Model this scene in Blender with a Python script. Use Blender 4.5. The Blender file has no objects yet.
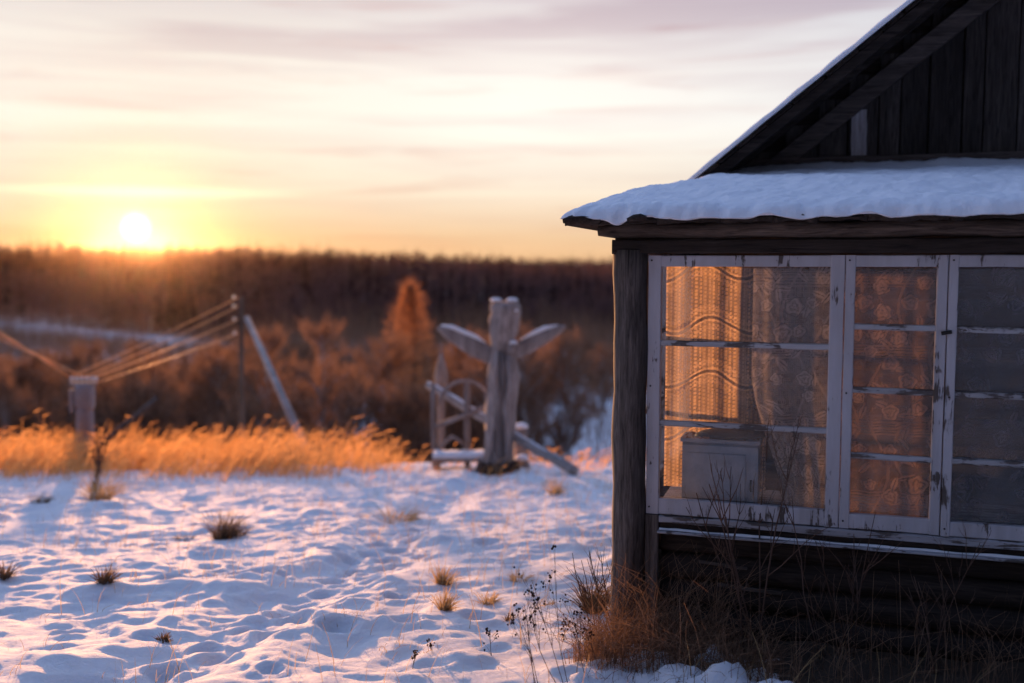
import bpy, math, random
import numpy as np
from mathutils import Vector, Matrix
rad = math.radians
rng = np.random.default_rng(7)
random.seed(7)
sc = bpy.context.scene
COL = sc.collection

# ------------------------------------------------------------------ camera numbers (35 mm lens, eye at 1.6 m)
CZ = 1.6
PITCH = rad(4.566)
TH = rad(17.484)                     # the porch front is turned by this much
ORG = (0.583, 4.2, 0.0)              # ground point below the left edge of the first window
FPX = 995.56
SUN_AZ, SUN_EL = rad(-20.6), rad(1.85)
SUN = Vector((math.sin(SUN_AZ) * math.cos(SUN_EL), math.cos(SUN_AZ) * math.cos(SUN_EL), math.sin(SUN_EL)))


def at(px, py, Y):
    a = (px - 512) / FPX
    b = -(py - 341.5) / FPX
    r = (a, math.cos(PITCH) + b * math.sin(PITCH), -math.sin(PITCH) + b * math.cos(PITCH))
    t = Y / r[1]
    return Vector((r[0] * t, Y, CZ + r[2] * t))


# ------------------------------------------------------------------ noise
_perm = rng.permutation(256)
_perm = np.concatenate([_perm, _perm, _perm])
_gr = rng.uniform(0, 2 * np.pi, 256)
_gx, _gy = np.cos(_gr), np.sin(_gr)


def perlin(x, y):
    x = np.asarray(x, float); y = np.asarray(y, float)
    xi = np.floor(x).astype(int); yi = np.floor(y).astype(int)
    xf = x - xi; yf = y - yi
    u = xf * xf * xf * (xf * (xf * 6 - 15) + 10); v = yf * yf * yf * (yf * (yf * 6 - 15) + 10)
    def g(ix, iy, dx, dy):
        h = _perm[_perm[ix & 255] + (iy & 255)]
        return _gx[h] * dx + _gy[h] * dy
    a = g(xi, yi, xf, yf); b = g(xi + 1, yi, xf - 1, yf)
    c = g(xi, yi + 1, xf, yf - 1); d = g(xi + 1, yi + 1, xf - 1, yf - 1)
    return (a * (1 - u) + b * u) * (1 - v) + (c * (1 - u) + d * u) * v


def sstep(a, b, x):
    t = np.clip((np.asarray(x, float) - a) / (b - a), 0, 1)
    return t * t * (3 - 2 * t)


# ------------------------------------------------------------------ object helpers
def link(name, me, mat=None, parent=None, smooth=False):
    o = bpy.data.objects.new(name, me)
    COL.objects.link(o)
    if mat is not None:
        for m in (mat if isinstance(mat, (list, tuple)) else [mat]):
            me.materials.append(m)
    if parent is not None:
        o.parent = parent
    if smooth:
        me.polygons.foreach_set('use_smooth', np.ones(len(me.polygons), bool))
    return o


def tag(o, label, cat=None, group=None, kind=None):
    if label: o['label'] = label
    if cat: o['category'] = cat
    if group: o['group'] = group
    if kind: o['kind'] = kind
    return o


def empty(name, loc=(0, 0, 0), rz=0.0):
    o = bpy.data.objects.new(name, None)
    COL.objects.link(o)
    o.location = loc
    o.rotation_euler = (0, 0, rz)
    o.empty_display_size = 0.2
    return o


class MB:
    """collects shapes and builds them as one mesh"""
    def __init__(self):
        self.v = []; self.f = []; self.n = 0

    def add(self, vs, fs):
        vs = [tuple(map(float, p)) for p in vs]
        self.v += vs
        self.f += [tuple(i + self.n for i in q) for q in fs]
        self.n += len(vs)
        return self

    def board(self, p0, p1, size, up=(0, 0, 1), bev=0.004, wob=0.0, seg=1):
        """a sawn board from p0 to p1; size = (thickness sideways, height along up); chamfered, optionally wavy"""
        p0 = Vector(p0); p1 = Vector(p1); d = (p1 - p0).normalized()
        up = Vector(up); s = d.cross(up).normalized(); up = s.cross(d).normalized()
        a, b = size[0] / 2, size[1] / 2
        bv = min(bev, a * .6, b * .6)
        prof = [(-a + bv, -b), (a - bv, -b), (a, -b + bv), (a, b - bv), (a - bv, b), (-a + bv, b), (-a, b - bv), (-a, -b + bv)]
        rings = []
        for i in range(seg + 1):
            t = i / seg
            c = p0.lerp(p1, t)
            rings.append([c + s * (x + random.uniform(-wob, wob)) + up * (z + random.uniform(-wob, wob)) for x, z in prof])
        self.loft(rings)
        return self

    def loft(self, rings, cap=True):
        k = len(rings[0]); base = self.n
        vs = [p for r in rings for p in r]
        fs = []
        for i in range(len(rings) - 1):
            for j in range(k):
                a = i * k + j; b = i * k + (j + 1) % k
                fs.append((a, b, b + k, a + k))
        if cap:
            fs.append(tuple(reversed(range(k))))
            fs.append(tuple((len(rings) - 1) * k + j for j in range(k)))
        return self.add(vs, fs)

    def tube(self, pts, radii, n=8, rough=0.0, cap=True):
        pts = [Vector(p) for p in pts]
        if not isinstance(radii, (list, tuple)): radii = [radii] * len(pts)
        rings = []
        ref = Vector((0, 0, 1)) if abs((pts[-1] - pts[0]).normalized().z) < .9 else Vector((1, 0, 0))
        for i, p in enumerate(pts):
            d = (pts[min(i + 1, len(pts) - 1)] - pts[max(i - 1, 0)]).normalized()
            s = d.cross(ref).normalized(); t = s.cross(d).normalized()
            r = []
            for j in range(n):
                an = -2 * math.pi * j / n
                rr = radii[i] * (1 + rough * (random.random() - .5) * 2)
                r.append(p + s * math.cos(an) * rr + t * math.sin(an) * rr)
            rings.append(r)
        return self.loft(rings, cap)

    def build(self, name, mat=None, parent=None, smooth=False):
        me = bpy.data.meshes.new(name)
        me.from_pydata(self.v, [], self.f)
        me.update()
        return link(name, me, mat, parent, smooth)


def np_mesh(name, V, F):
    """V (n,3), F (m,k) all faces of k corners"""
    me = bpy.data.meshes.new(name)
    V = np.ascontiguousarray(V, np.float32); F = np.ascontiguousarray(F, np.int32)
    me.vertices.add(len(V)); me.vertices.foreach_set('co', V.ravel())
    k = F.shape[1]
    me.loops.add(F.size); me.loops.foreach_set('vertex_index', F.ravel())
    me.polygons.add(len(F))
    me.polygons.foreach_set('loop_start', np.arange(0, F.size, k, dtype=np.int32))
    me.polygons.foreach_set('loop_total', np.full(len(F), k, np.int32))
    me.update(calc_edges=True)
    return me


def strips(base, tip, w0, w1=None, bend=None, seg=1, rs=rng):
    """thin flat blades from base to tip (n,3); width w0 at base and w1 at tip; quads; returns V,F"""
    base = np.asarray(base, float); tip = np.asarray(tip, float); n = len(base)
    w0 = np.broadcast_to(w0, n); w1 = w0 * .3 if w1 is None else np.broadcast_to(w1, n)
    d = tip - base; L = np.linalg.norm(d, axis=1, keepdims=True) + 1e-9
    r = rs.normal(size=(n, 3)); s = np.cross(d / L, r); s /= np.linalg.norm(s, axis=1, keepdims=True) + 1e-9
    if bend is None: bend = np.zeros((n, 3))
    rows = []
    for i in range(seg + 1):
        t = i / seg
        c = base + d * t + bend * (4 * t * (1 - t)) if seg > 1 else base + d * t
        w = (w0 * (1 - t) + w1 * t)[:, None] / 2
        rows.append(c - s * w); rows.append(c + s * w)
    V = np.stack(rows, 1).reshape(-1, 3)
    k = 2 * (seg + 1)
    b = (np.arange(n) * k)[:, None]
    F = []
    for i in range(seg):
        o = 2 * i
        F.append(b + np.array([[o, o + 1, o + 3, o + 2]]))
    return V, np.concatenate(F, 0)


def merge(parts):
    Vs, Fs, n = [], [], 0
    for V, F in parts:
        Vs.append(V); Fs.append(F + n); n += len(V)
    return np.concatenate(Vs), np.concatenate(Fs)


# ------------------------------------------------------------------ materials
class NT:
    def __init__(self, name):
        self.m = bpy.data.materials.new(name); self.m.use_nodes = True
        self.t = self.m.node_tree; self.t.nodes.clear()
        self.out = self.t.nodes.new('ShaderNodeOutputMaterial')

    def n(self, typ, ins=None, **kw):
        nd = self.t.nodes.new(typ)
        for k, v in kw.items(): setattr(nd, k, v)
        for k, v in (ins or {}).items():
            s = nd.inputs[k]
            if isinstance(v, bpy.types.NodeSocket): self.t.links.new(v, s)
            else: s.default_value = v
        return nd

    def math(self, op, a, b=None, clamp=False):
        ins = {0: a}
        if b is not None: ins[1] = b
        return self.n('ShaderNodeMath', ins, operation=op, use_clamp=clamp).outputs[0]

    def noise(self, vec, scale, detail=4, rough=.6, dist=0.0):
        return self.n('ShaderNodeTexNoise', {'Vector': vec, 'Scale': scale, 'Detail': detail, 'Roughness': rough, 'Distortion': dist}).outputs[0]

    def ramp(self, fac, stops, interp='LINEAR'):
        nd = self.n('ShaderNodeValToRGB', {0: fac}); cr = nd.color_ramp; cr.interpolation = interp
        while len(cr.elements) < len(stops): cr.elements.new(.5)
        for e, (p, c) in zip(cr.elements, stops):
            e.position = p
            e.color = (*c, 1) if not np.isscalar(c) else (c, c, c, 1)
        return nd.outputs[0]

    def mixc(self, fac, a, b, mode='MIX'):
        nd = self.t.nodes.new('ShaderNodeMix'); nd.data_type = 'RGBA'; nd.blend_type = mode
        for i, v in ((0, fac), (6, a), (7, b)):
            if isinstance(v, bpy.types.NodeSocket): self.t.links.new(v, nd.inputs[i])
            elif i == 0: nd.inputs[i].default_value = v
            else: nd.inputs[i].default_value = (*v, 1)
        return nd.outputs[2]

    def coords(self, scale=(1, 1, 1), which='Object', rot=(0, 0, 0)):
        tc = self.n('ShaderNodeTexCoord')
        return self.n('ShaderNodeMapping', {'Vector': tc.outputs[which], 'Scale': scale, 'Rotation': rot}).outputs[0]

    def bump(self, h, strength=.5, dist=.01):
        return self.n('ShaderNodeBump', {'Height': h, 'Strength': strength, 'Distance': dist}).outputs[0]

    def pbr(self, color, rough=.8, normal=None, spec=.3, **kw):
        ins = {'Base Color': color if isinstance(color, bpy.types.NodeSocket) else (*color, 1), 'Roughness': rough, 'Specular IOR Level': spec}
        if normal is not None: ins['Normal'] = normal
        ins.update(kw)
        b = self.n('ShaderNodeBsdfPrincipled', ins)
        self.t.links.new(b.outputs[0], self.out.inputs[0])
        return b

    def surf(self, s):
        self.t.links.new(s, self.out.inputs[0]); return self.m


def wood(name, dark, light, axis='x', grain=26, rough=.85, bumpy=.6):
    """old weathered timber, grain stretched along one axis, each board a shade of its own"""
    N = NT(name)
    k = {'x': (.08, 1, 1), 'y': (1, .08, 1), 'z': (1, 1, .08)}[axis]
    isl = N.n('ShaderNodeNewGeometry').outputs['Random Per Island']
    v = N.coords(k)
    off = N.n('ShaderNodeCombineXYZ', {0: N.math('MULTIPLY', isl, 17.0), 1: N.math('MULTIPLY', isl, 31.0), 2: N.math('MULTIPLY', isl, 7.0)}).outputs[0]
    v = N.n('ShaderNodeVectorMath', {0: v, 1: off}, operation='ADD').outputs[0]
    g = N.noise(v, grain * 3, 6, .7, .6)
    g2 = N.noise(v, grain * .5, 4, .6, .3)
    c = N.mixc(N.ramp(g, [(.3, 0.), (.72, 1.)]), dark, light)
    c = N.mixc(N.ramp(g2, [(.38, 0.), (.6, 1.)]), N.mixc(.55, c, dark), c)
    tone = N.math('ADD', N.math('MULTIPLY', isl, .7), .6)
    c = N.n('ShaderNodeHueSaturation', {'Color': c, 'Value': tone, 'Saturation': 1.0}).outputs[0]
    crack = N.ramp(g, [(.30, 0.), (.40, 1.)])
    N.pbr(c, rough, N.bump(N.math('ADD', N.math('MULTIPLY', crack, .7), g2), bumpy, .006), .2)
    return N.m


def paint(name, col, under, axis='x', amount=.5):
    """peeling paint on old wood: bare timber shows where it flaked off"""
    N = NT(name)
    k = {'x': (.12, 1, 1), 'z': (1, 1, .12)}[axis]
    v = N.coords(k); vo = N.coords()
    fl = N.noise(v, 38, 6, .7, .8); big = N.noise(vo, 5, 4, .7)
    mask = N.math('ADD', fl, N.math('MULTIPLY', N.math('SUBTRACT', big, .5), .9))
    mask = N.ramp(mask, [(amount, 0.), (amount + .05, 1.)])
    stain = N.ramp(N.noise(v, 14, 4, .6), [(.3, (.72, .70, .68)), (.7, (1., 1., 1.))])
    pc = N.mixc(1.0, col, stain, 'MULTIPLY')
    wc = N.mixc(N.noise(v, 70, 5, .7), under, tuple(x * 2.6 for x in under))
    c = N.mixc(mask, pc, wc)
    h = N.math('SUBTRACT', 1.0, N.math('MULTIPLY', mask, .8))
    h = N.math('ADD', h, N.math('MULTIPLY', N.noise(v, 90, 4, .7), .4))
    N.pbr(c, .6, N.bump(h, .7, .003), .3)
    return N.m


def leafy(name, c1, c2, trans=.5, scale=3.0, spec=False):
    """thin dry stems and twigs: part of the light goes through"""
    N = NT(name)
    isl = N.n('ShaderNodeNewGeometry').outputs['Random Per Island']
    f = N.math('ADD', N.math('MULTIPLY', isl, .7), N.math('MULTIPLY', N.noise(N.coords(which='Object'), scale, 3), .4), True)
    c = N.mixc(f, c1, c2)
    d = N.n('ShaderNodeBsdfDiffuse', {'Color': c})
    t = N.n('ShaderNodeBsdfTranslucent', {'Color': c})
    mx = N.n('ShaderNodeMixShader', {0: trans, 1: d.outputs[0], 2: t.outputs[0]})
    return N.surf(mx.outputs[0])


def mat_snow(name='snow', ground=False):
    N = NT(name)
    v = N.coords()
    f1 = N.noise(v, 26, 6, .75, .4); f2 = N.noise(v, 160, 4, .75)
    h = N.math('ADD', N.math('MULTIPLY', f1, 1.0), N.math('MULTIPLY', f2, .28))
    nb = N.bump(h, .7 if ground else .4, .035 if ground else .02)
    c = N.mixc(N.noise(v, 3, 3), (.80, .82, .86), (.88, .89, .92))
    if ground:
        a = N.n('ShaderNodeAttribute', attribute_name='bare').outputs['Fac']
        edge = N.math('ADD', a, N.math('MULTIPLY', N.math('SUBTRACT', N.noise(v, 9, 6, .75), .5), 1.3))
        soil = N.mixc(N.noise(v, 60, 5, .7), (.025, .018, .014), (.11, .075, .05))
        c = N.mixc(N.ramp(edge, [(.46, 0.), (.54, 1.)]), c, soil)
    N.pbr(c, .75, nb, .25, **{'Subsurface Weight': .25 if ground else .15, 'Subsurface Radius': (.03, .035, .045), 'Subsurface Scale': 1.0})
    return N.m


M = {}
M['snow'] = mat_snow('snow')
M['ground'] = mat_snow('snow_ground', True)
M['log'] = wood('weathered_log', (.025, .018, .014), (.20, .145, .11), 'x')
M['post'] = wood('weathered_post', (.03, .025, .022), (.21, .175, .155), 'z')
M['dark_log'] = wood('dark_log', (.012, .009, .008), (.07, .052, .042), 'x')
M['gable'] = wood('gable_board', (.02, .016, .014), (.10, .082, .072), 'z')
M['barge'] = wood('barge_board', (.04, .03, .026), (.17, .135, .115), 'x')
M['roof_board'] = wood('roof_board', (.015, .011, .009), (.085, .062, .048), 'y')
M['inner'] = wood('inner_wall', (.05, .035, .025), (.22, .15, .10), 'x')
M['paint_z'] = paint('peeling_white_upright', (.50, .49, .52), (.05, .04, .035), 'z', .62)
M['paint_x'] = paint('peeling_white_rail', (.50, .49, .52), (.05, .04, .035), 'x', .61)
M['paint_bar'] = paint('worn_white_bar', (.45, .45, .47), (.06, .05, .045), 'x', .50)
M['paint_sill'] = paint('worn_white_sill', (.40, .40, .43), (.05, .042, .038), 'x', .53)
M['carved'] = wood('carved_wood', (.16, .13, .12), (.52, .45, .42), 'z', 9)
M['pale_log'] = wood('pale_log', (.22, .2, .19), (.55, .52, .5), 'x', 9)
M['dry_grass'] = leafy('dry_grass', (.30, .19, .09), (.62, .43, .22), .5)
M['gold_grass'] = leafy('golden_grass', (.56, .27, .09), (.86, .47, .18), .70)
M['dark_grass'] = leafy('dark_dead_grass', (.07, .045, .03), (.28, .18, .11), .35)
M['twig'] = leafy('twig', (.06, .038, .03), (.17, .11, .085), .1)
M['seed'] = leafy('seed_head', (.025, .016, .014), (.06, .035, .028), .05)
M['bush_twig'] = leafy('bush_twig', (.15, .085, .06), (.38, .21, .13), .5)
M['larch'] = leafy('rusty_twig', (.42, .18, .08), (.66, .31, .14), .55)
M['trunk'] = leafy('trunk_bark', (.05, .04, .035), (.11, .09, .08), 0.0)
M['birch'] = leafy('birch_bark', (.25, .23, .22), (.5, .47, .45), 0.0, 8)
M['forest_twig'] = leafy('forest_twig', (.065, .037, .038), (.20, .115, .11), .35, .02)
M['spruce'] = leafy('spruce_needles', (.024, .016, .016), (.06, .036, .032), .1)


def simple(name, col, rough=.6, metal=0.0, spec=.4, var=.25, sc_=20):
    N = NT(name); v = N.coords()
    c = N.mixc(N.math('MULTIPLY', N.noise(v, sc_, 5, .7), 1.0), tuple(x * (1 - var) for x in col), tuple(min(1, x * (1 + var)) for x in col))
    N.pbr(c, rough, N.bump(N.noise(v, sc_ * 4, 4), .2, .003), spec, Metallic=metal)
    return N.m


M['enamel'] = simple('white_enamel', (.27, .30, .35), .45, 0, .5, .45, 14)
M['rust'] = simple('rusty_rim', (.30, .14, .07), .8, 0, .2, .5, 60)
M['concrete'] = simple('grey_concrete', (.28, .28, .30), .85, 0, .2, .2, 12)
M['ceramic'] = simple('white_ceramic', (.75, .72, .68), .25, 0, .6, .05)
M['wire'] = simple('sunlit_wire', (.85, .40, .16), .5, .9, .5, .1)  # the low sun's orange is put into the wire's colour
M['iron'] = simple('dark_iron', (.03, .027, .025), .6, .5, .4)

# glass: clear, faintly dirty, reflecting at grazing angles
N = NT('window_glass')
bk = N.n('ShaderNodeNewGeometry').outputs['Backfacing']
fr = N.math('MULTIPLY', N.n('ShaderNodeFresnel', {'IOR': 1.45}).outputs[0], N.math('SUBTRACT', 1.0, bk))
gl = N.n('ShaderNodeBsdfGlossy', {'Color': (1, 1, 1, 1), 'Roughness': .03,
         'Normal': N.bump(N.noise(N.coords(), 3.5, 2), .12, .01)})
tr = N.n('ShaderNodeBsdfTransparent', {'Color': (.94, .95, .95, 1)})
mx = N.n('ShaderNodeMixShader', {0: fr, 1: tr.outputs[0], 2: gl.outputs[0]})
dirt = N.ramp(N.noise(N.coords(), 6, 6, .75), [(.35, .02), (.75, .12)])
df = N.n('ShaderNodeBsdfDiffuse', {'Color': (.5, .48, .46, 1)})
mx2 = N.n('ShaderNodeMixShader', {0: dirt, 1: mx.outputs[0], 2: df.outputs[0]})
M['glass'] = N.surf(mx2.outputs[0])

# lace: the 'lace' attribute says how dense the threads are
def lace_mat(name, col, trans):
    N = NT(name)
    a = N.n('ShaderNodeAttribute', attribute_name='lace').outputs['Fac']
    d = N.n('ShaderNodeBsdfDiffuse', {'Color': (*col, 1)})
    t = N.n('ShaderNodeBsdfTranslucent', {'Color': (*col, 1)})
    cl = N.n('ShaderNodeMixShader', {0: trans, 1: d.outputs[0], 2: t.outputs[0]})
    tp = N.n('ShaderNodeBsdfTransparent')
    return N.surf(N.n('ShaderNodeMixShader', {0: a, 1: tp.outputs[0], 2: cl.outputs[0]}).outputs[0])


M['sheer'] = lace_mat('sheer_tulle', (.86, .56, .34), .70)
M['lace'] = lace_mat('rose_lace', (.60, .50, .45), .38)

M['lace_sunlit'] = lace_mat('sun_tinted_lace', (.58, .36, .27), .45)  # copy of the lace with the red sunlight put into its colour
M['lace_shaded'] = lace_mat('shade_tinted_lace', (.20, .17, .18), .15)  # copy of the lace with the shade of the unlit end put into its colour

# ------------------------------------------------------------------ terrain
_yt = np.concatenate([np.arange(-50, 60, .1), np.arange(60, 4000, 2.)])
_sl = (.133 * sstep(-3, 3, _yt) + (.30 - .133) * sstep(14, 18, _yt)) * (1 - sstep(42, 52, _yt))
_zt = -np.concatenate([[0], np.cumsum((_sl[1:] + _sl[:-1]) / 2 * np.diff(_yt))])
_zt -= np.interp(4.0, _yt, _zt)
H_E = np.array([math.cos(TH), -math.sin(TH)]); H_N = np.array([math.sin(TH), math.cos(TH)])
_fr = np.random.default_rng(3)
_foot = []
for k in range(34):                       # a wandering line of small prints
    t = k / 33
    cx = -1.35 + 0.75 * t + .12 * math.sin(5 * t) + (.09 if k % 2 else -.09)
    _foot.append((cx + _fr.normal() * .03, 3.5 + 5.2 * t, .055 + .02 * _fr.random(), .045))
for k in range(26):
    _foot.append((_fr.uniform(-2.2, .2), _fr.uniform(3.6, 8), _fr.uniform(.04, .08), _fr.uniform(.02, .05)))
TUFTS = []  # filled below: x, y, height, radius


def terrain(x, y, detail=True):
    x = np.asarray(x, float); y = np.asarray(y, float)
    z = np.interp(y, _yt, _zt)
    left = sstep(80, -150, x)
    z = z + sstep(190, 430, y) * (1.0 + 8.5 * left) - sstep(460, 700, y) * (2 + 4 * left)
    z = z + sstep(900, 1500, y) * (8 + 7 * perlin(x / 420 + 3.1, y / 600))
    far = sstep(20, 60, np.hypot(x, y))
    z = z + far * .5 * perlin(x / 23, y / 23)
    if detail:
        near = 1 - sstep(25, 45, np.hypot(x, y))
        wx = x + .22 * perlin(x * 1.7 + 3, y * 1.7) + .05 * perlin(x * 6, y * 6 + 9)
        wy = y + .22 * perlin(x * 1.7, y * 1.7 + 50) + .05 * perlin(x * 6 + 21, y * 6)
        xs = wx * .66 - wy * .75; ys = wx * .75 + wy * .66
        b = .060 * perlin(wx / 1.6, wy / 1.1)
        b = b - .040 * np.abs(perlin(xs / .44 + 9, ys / .85 + 4)) - .027 * np.abs(perlin(xs / .19 + 31, ys / .34 + 7)) + .014 * np.abs(perlin(wx / .13 + 5, wy / .10 + 41))
        b = b + .014 * perlin(wx / .19 + 3, wy / .14 + 8) + .014 * perlin(xs / .33 + 30, ys / 1.4 + 5) + .007 * perlin(x / .075, y / .065 + 11)
        b = b + .05 * np.clip(perlin(x / .5 + 70, y / .4 + 13) - .15, 0, 1) * 2
        b = b * (1.0 + .6 * perlin(x / 2.3 + 60, y / 2.0))
        pth = np.abs(x - np.interp(y, (3.0, 3.8, 5.0, 6.3, 9.5, 13.), (-1.8, -1.45, -1.05, -.95, -.75, -.2)) - .10 * np.sin(y * 2.2))
        pk = np.exp(-(pth / .24) ** 2)
        b = b * (1 - .35 * pk) - .055 * pk + pk * (.035 * perlin(x / .14 + 77, y / .20 + 9) + .016 * perlin(x / .07, y / .08 + 31)) + .02 * np.exp(-((pth - .38) / .12) ** 2)
        z = z + near * b
        for fx, fy, fr_, fd in _foot:
            d2 = ((x - fx) ** 2 + (y - fy) ** 2) / fr_ ** 2
            z = z - np.where(d2 < 9, fd * np.exp(-d2 ** 1.5) - .35 * fd * np.exp(-(np.sqrt(d2) - 1.5) ** 2 * 4), 0)
        u = (x - ORG[0]) * H_E[0] + (y - ORG[1]) * H_E[1]; n = (x - ORG[0]) * H_N[0] + (y - ORG[1]) * H_N[1]
        for mu, mn, mr, mh in ((.40, -.60, .10, .05), (.52, -.66, .11, .06), (.27, -.52, .06, .05), (.66, -.70, .09, .06), (.86, -.72, .07, .05), (.15, -.60, .08, .05), (.30, -.66, .10, .05), (.20, -.56, .07, .05), (.40, -.60, .08, .06), (.10, -.42, .08, .06), (.34, -.32, .05, .10), (.28, -.36, .05, .06), (.60, -.56, .08, .05), (.78, -.62, .09, .05), (.02, -.28, .06, .06), (-.12, -.62, .2, .04), (.5, -.42, .05, .05)):
            z = z + mh * np.exp(-(((u - mu) ** 2 + (n - mn) ** 2) / mr ** 2) ** 1.6) * (.75 + .9 * perlin(u / .07 + mu * 9, n / .06))
    return z


def tz(x, y):
    return float(terrain(np.array([x]), np.array([y]))[0])


def axis_coords(lo, hi, step, lo_far, hi_far, g=1.085):
    mid = list(np.arange(lo, hi, step))
    a = []; s = step; v = lo
    while v > lo_far: s *= g; v -= s; a.append(v)
    b = []; s = step; v = mid[-1]
    while v < hi_far: s *= g; v += s; b.append(v)
    return np.array(a[::-1] + mid + b)


gx = axis_coords(-9.0, 3.2, .025, -3500, 3500)
gy = axis_coords(2.8, 15.5, .025, -600, 3800, 1.06)
X, Y = np.meshgrid(gx, gy)
Z = terrain(X, Y)
V = np.stack([X, Y, Z], -1).reshape(-1, 3)
ny, nx = X.shape
idx = np.arange(ny * nx).reshape(ny, nx)
F = np.stack([idx[:-1, :-1], idx[:-1, 1:], idx[1:, 1:], idx[1:, :-1]], -1).reshape(-1, 4)
me = np_mesh('snowy_ground', V, F)
uu = (X - ORG[0]) * H_E[0] + (Y - ORG[1]) * H_E[1]; nn = (X - ORG[0]) * H_N[0] + (Y - ORG[1]) * H_N[1]
bare = sstep(.35, .95, uu + .15) * sstep(-.75, -.30, nn) * 1.1 * (nn < 3)
bare = np.maximum(bare, sstep(-.32, -.08, nn) * sstep(-.25, .1, uu) * (nn < 3))
forest_floor = sstep(205, 225, Y) * .52 + sstep(300, 400, Y) * .4 + .34 * sstep(33, 38, Y) * (1 - sstep(100, 125, Y)) * (1 - .97 * sstep(-9, -2, X))
for mu, mn, mr in ((.46, -.63, .19), (.27, -.52, .08), (.34, -.32, .06), (.66, -.70, .11), (.86, -.72, .09), (.15, -.60, .12), (.5, -.42, .06)):
    bare = bare * (1 - np.exp(-(((uu - mu) ** 2 + (nn - mn) ** 2) / mr ** 2) ** 1.5))
bare = np.maximum(bare, forest_floor)
at_ = me.attributes.new('bare', 'FLOAT', 'POINT'); at_.data.foreach_set('value', bare.ravel().astype(np.float32))
g = link('snowy_ground', me, M['ground'], smooth=True)
g['kind'] = 'structure'

# ------------------------------------------------------------------ the old house (local frame: x along the front, y inwards, z up)
HR = -TH
house = empty('wooden_house', ORG, HR)
tag(house, 'old dark wooden house with snowy porch roof and white framed windows', 'house')


def hw(u, n, w):
    p = Matrix.Rotation(HR, 4, 'Z') @ Vector((u, n, w))
    return Vector((p.x + ORG[0], p.y + ORG[1], p.z + ORG[2]))


# corner post, a round log
random.seed(11)
mb = MB()
pts = [(-.083 + .003 * math.sin(i * .9), .0, -.35 + i * .10) for i in range(21)]
mb.tube(pts, [.072 + .003 * math.sin(i * 1.7) for i in range(21)], 18, .02)
mb.build('corner_post', M['post'], house, True)
MB().board((.024, -.004, -.3), (.021, -.004, .528), (.056, .05), (0, 1, 0), .004, .002, 8).build('short_post', M['post'], house)
for (u0, n0) in ((-.085, 1.90),):
    MB().tube([(u0, n0, -.3 + i * .2) for i in range(11)], [.07] * 11, 12, .03).build('corner_post', M['post'], house, True)

# beams above the windows
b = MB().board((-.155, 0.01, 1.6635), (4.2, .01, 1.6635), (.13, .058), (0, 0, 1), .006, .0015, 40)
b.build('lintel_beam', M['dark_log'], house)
pts = [(-.222 + i * .12, -.015 + .006 * math.sin(i * .8), 1.729 + .004 * math.sin(i * 1.3)) for i in range(38)]
MB().tube(pts, [.020 if i == 0 else .036 + .003 * math.sin(i * 2.1) for i in range(38)], 14, .07).build('eave_log', M['log'], house, True)
MB().board((-.12, .08, 1.70), (-.12, 2.0, 1.70), (.10, .12), (0, 0, 1), .006, .002, 10).build('side_beam', M['dark_log'], house)

MB().board((-.2, .03, 1.775), (4.2, .03, 1.775), (.03, .05), (0, 0, 1), .004, .002, 20).build('fascia_board', M['dark_log'], house)
# low log wall below the windows
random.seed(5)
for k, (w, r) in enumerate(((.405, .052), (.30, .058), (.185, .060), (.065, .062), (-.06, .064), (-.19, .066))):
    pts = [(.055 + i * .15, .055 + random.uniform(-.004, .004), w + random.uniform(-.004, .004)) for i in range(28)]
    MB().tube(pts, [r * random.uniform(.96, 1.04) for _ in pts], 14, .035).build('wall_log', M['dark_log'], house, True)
# broken pale splinters on a wall log
mb = MB()
mb.board((.22, -.004, .335), (.42, -.006, .322), (.008, .012), (0, 0, 1), .003, .002, 6)
mb.board((.30, -.010, .245), (.56, -.010, .232), (.008, .016), (0, 0, 1), .003, .002, 6)
mb.build('splinter', M['barge'], house)
# side wall (left end of the porch), logs below and posts between its windows
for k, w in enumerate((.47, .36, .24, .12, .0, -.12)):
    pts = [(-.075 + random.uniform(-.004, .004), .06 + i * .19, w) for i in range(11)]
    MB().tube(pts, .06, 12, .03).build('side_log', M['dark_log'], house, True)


def side_frame(n0, n1, bars):
    f = MB()
    for nn_ in (n0, n1): f.board((-.075, nn_, .53), (-.075, nn_, 1.64), (.04, .045), (0, 1, 0), .003)
    for w in (.55, 1.62): f.board((-.075, n0 + .022, w), (-.075, n1 - .022, w), (.04, .04), (0, 0, 1), .003)
    o = f.build('side_window', M['paint_z'], house)
    for w in bars:
        MB().board((-.075, n0 + .022, w), (-.075, n1 - .022, w), (.03, .022), (0, 0, 1), .003).build('muntin', M['paint_bar'], o)
    MB().board((-.075, n0 + .02, 1.085), (-.075, n1 - .02, 1.085), (.003, 1.04), (0, 0, 1), .0005).build('pane', M['glass'], o)


side_frame(.09, .88, (.92, 1.26))
side_frame(.97, 1.62, (.92, 1.26))
MB().board((-.075, .925, .5), (-.075, .925, 1.66), (.05, .06), (0, 1, 0), .004).build('side_post', M['post'], house)
MB().board((-.075, 1.74, .5), (-.075, 1.74, 1.66), (.05, .23), (0, 1, 0), .004).build('side_post', M['post'], house)

# room behind the windows: log wall of the main house, floor, ceiling, far end wall
mb = MB()
for i in range(10):
    w = .45 + i * .17
    mb.tube([(-.05 + k * .4, 2.02, w) for k in range(12)], .092, 12, .02)
mb.build('inner_wall', M['inner'], house, True)
MB().board((-.04, 1.03, .36), (4.3, 1.03, .36), (1.85, .04), (0, 0, 1)).build('porch_floor', M['inner'], house)
MB().board((2.6, .12, 1.05), (2.6, 1.9, 1.05), (.06, 1.2), (0, 0, 1)).build('partition_wall', M['inner'], house)
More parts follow.
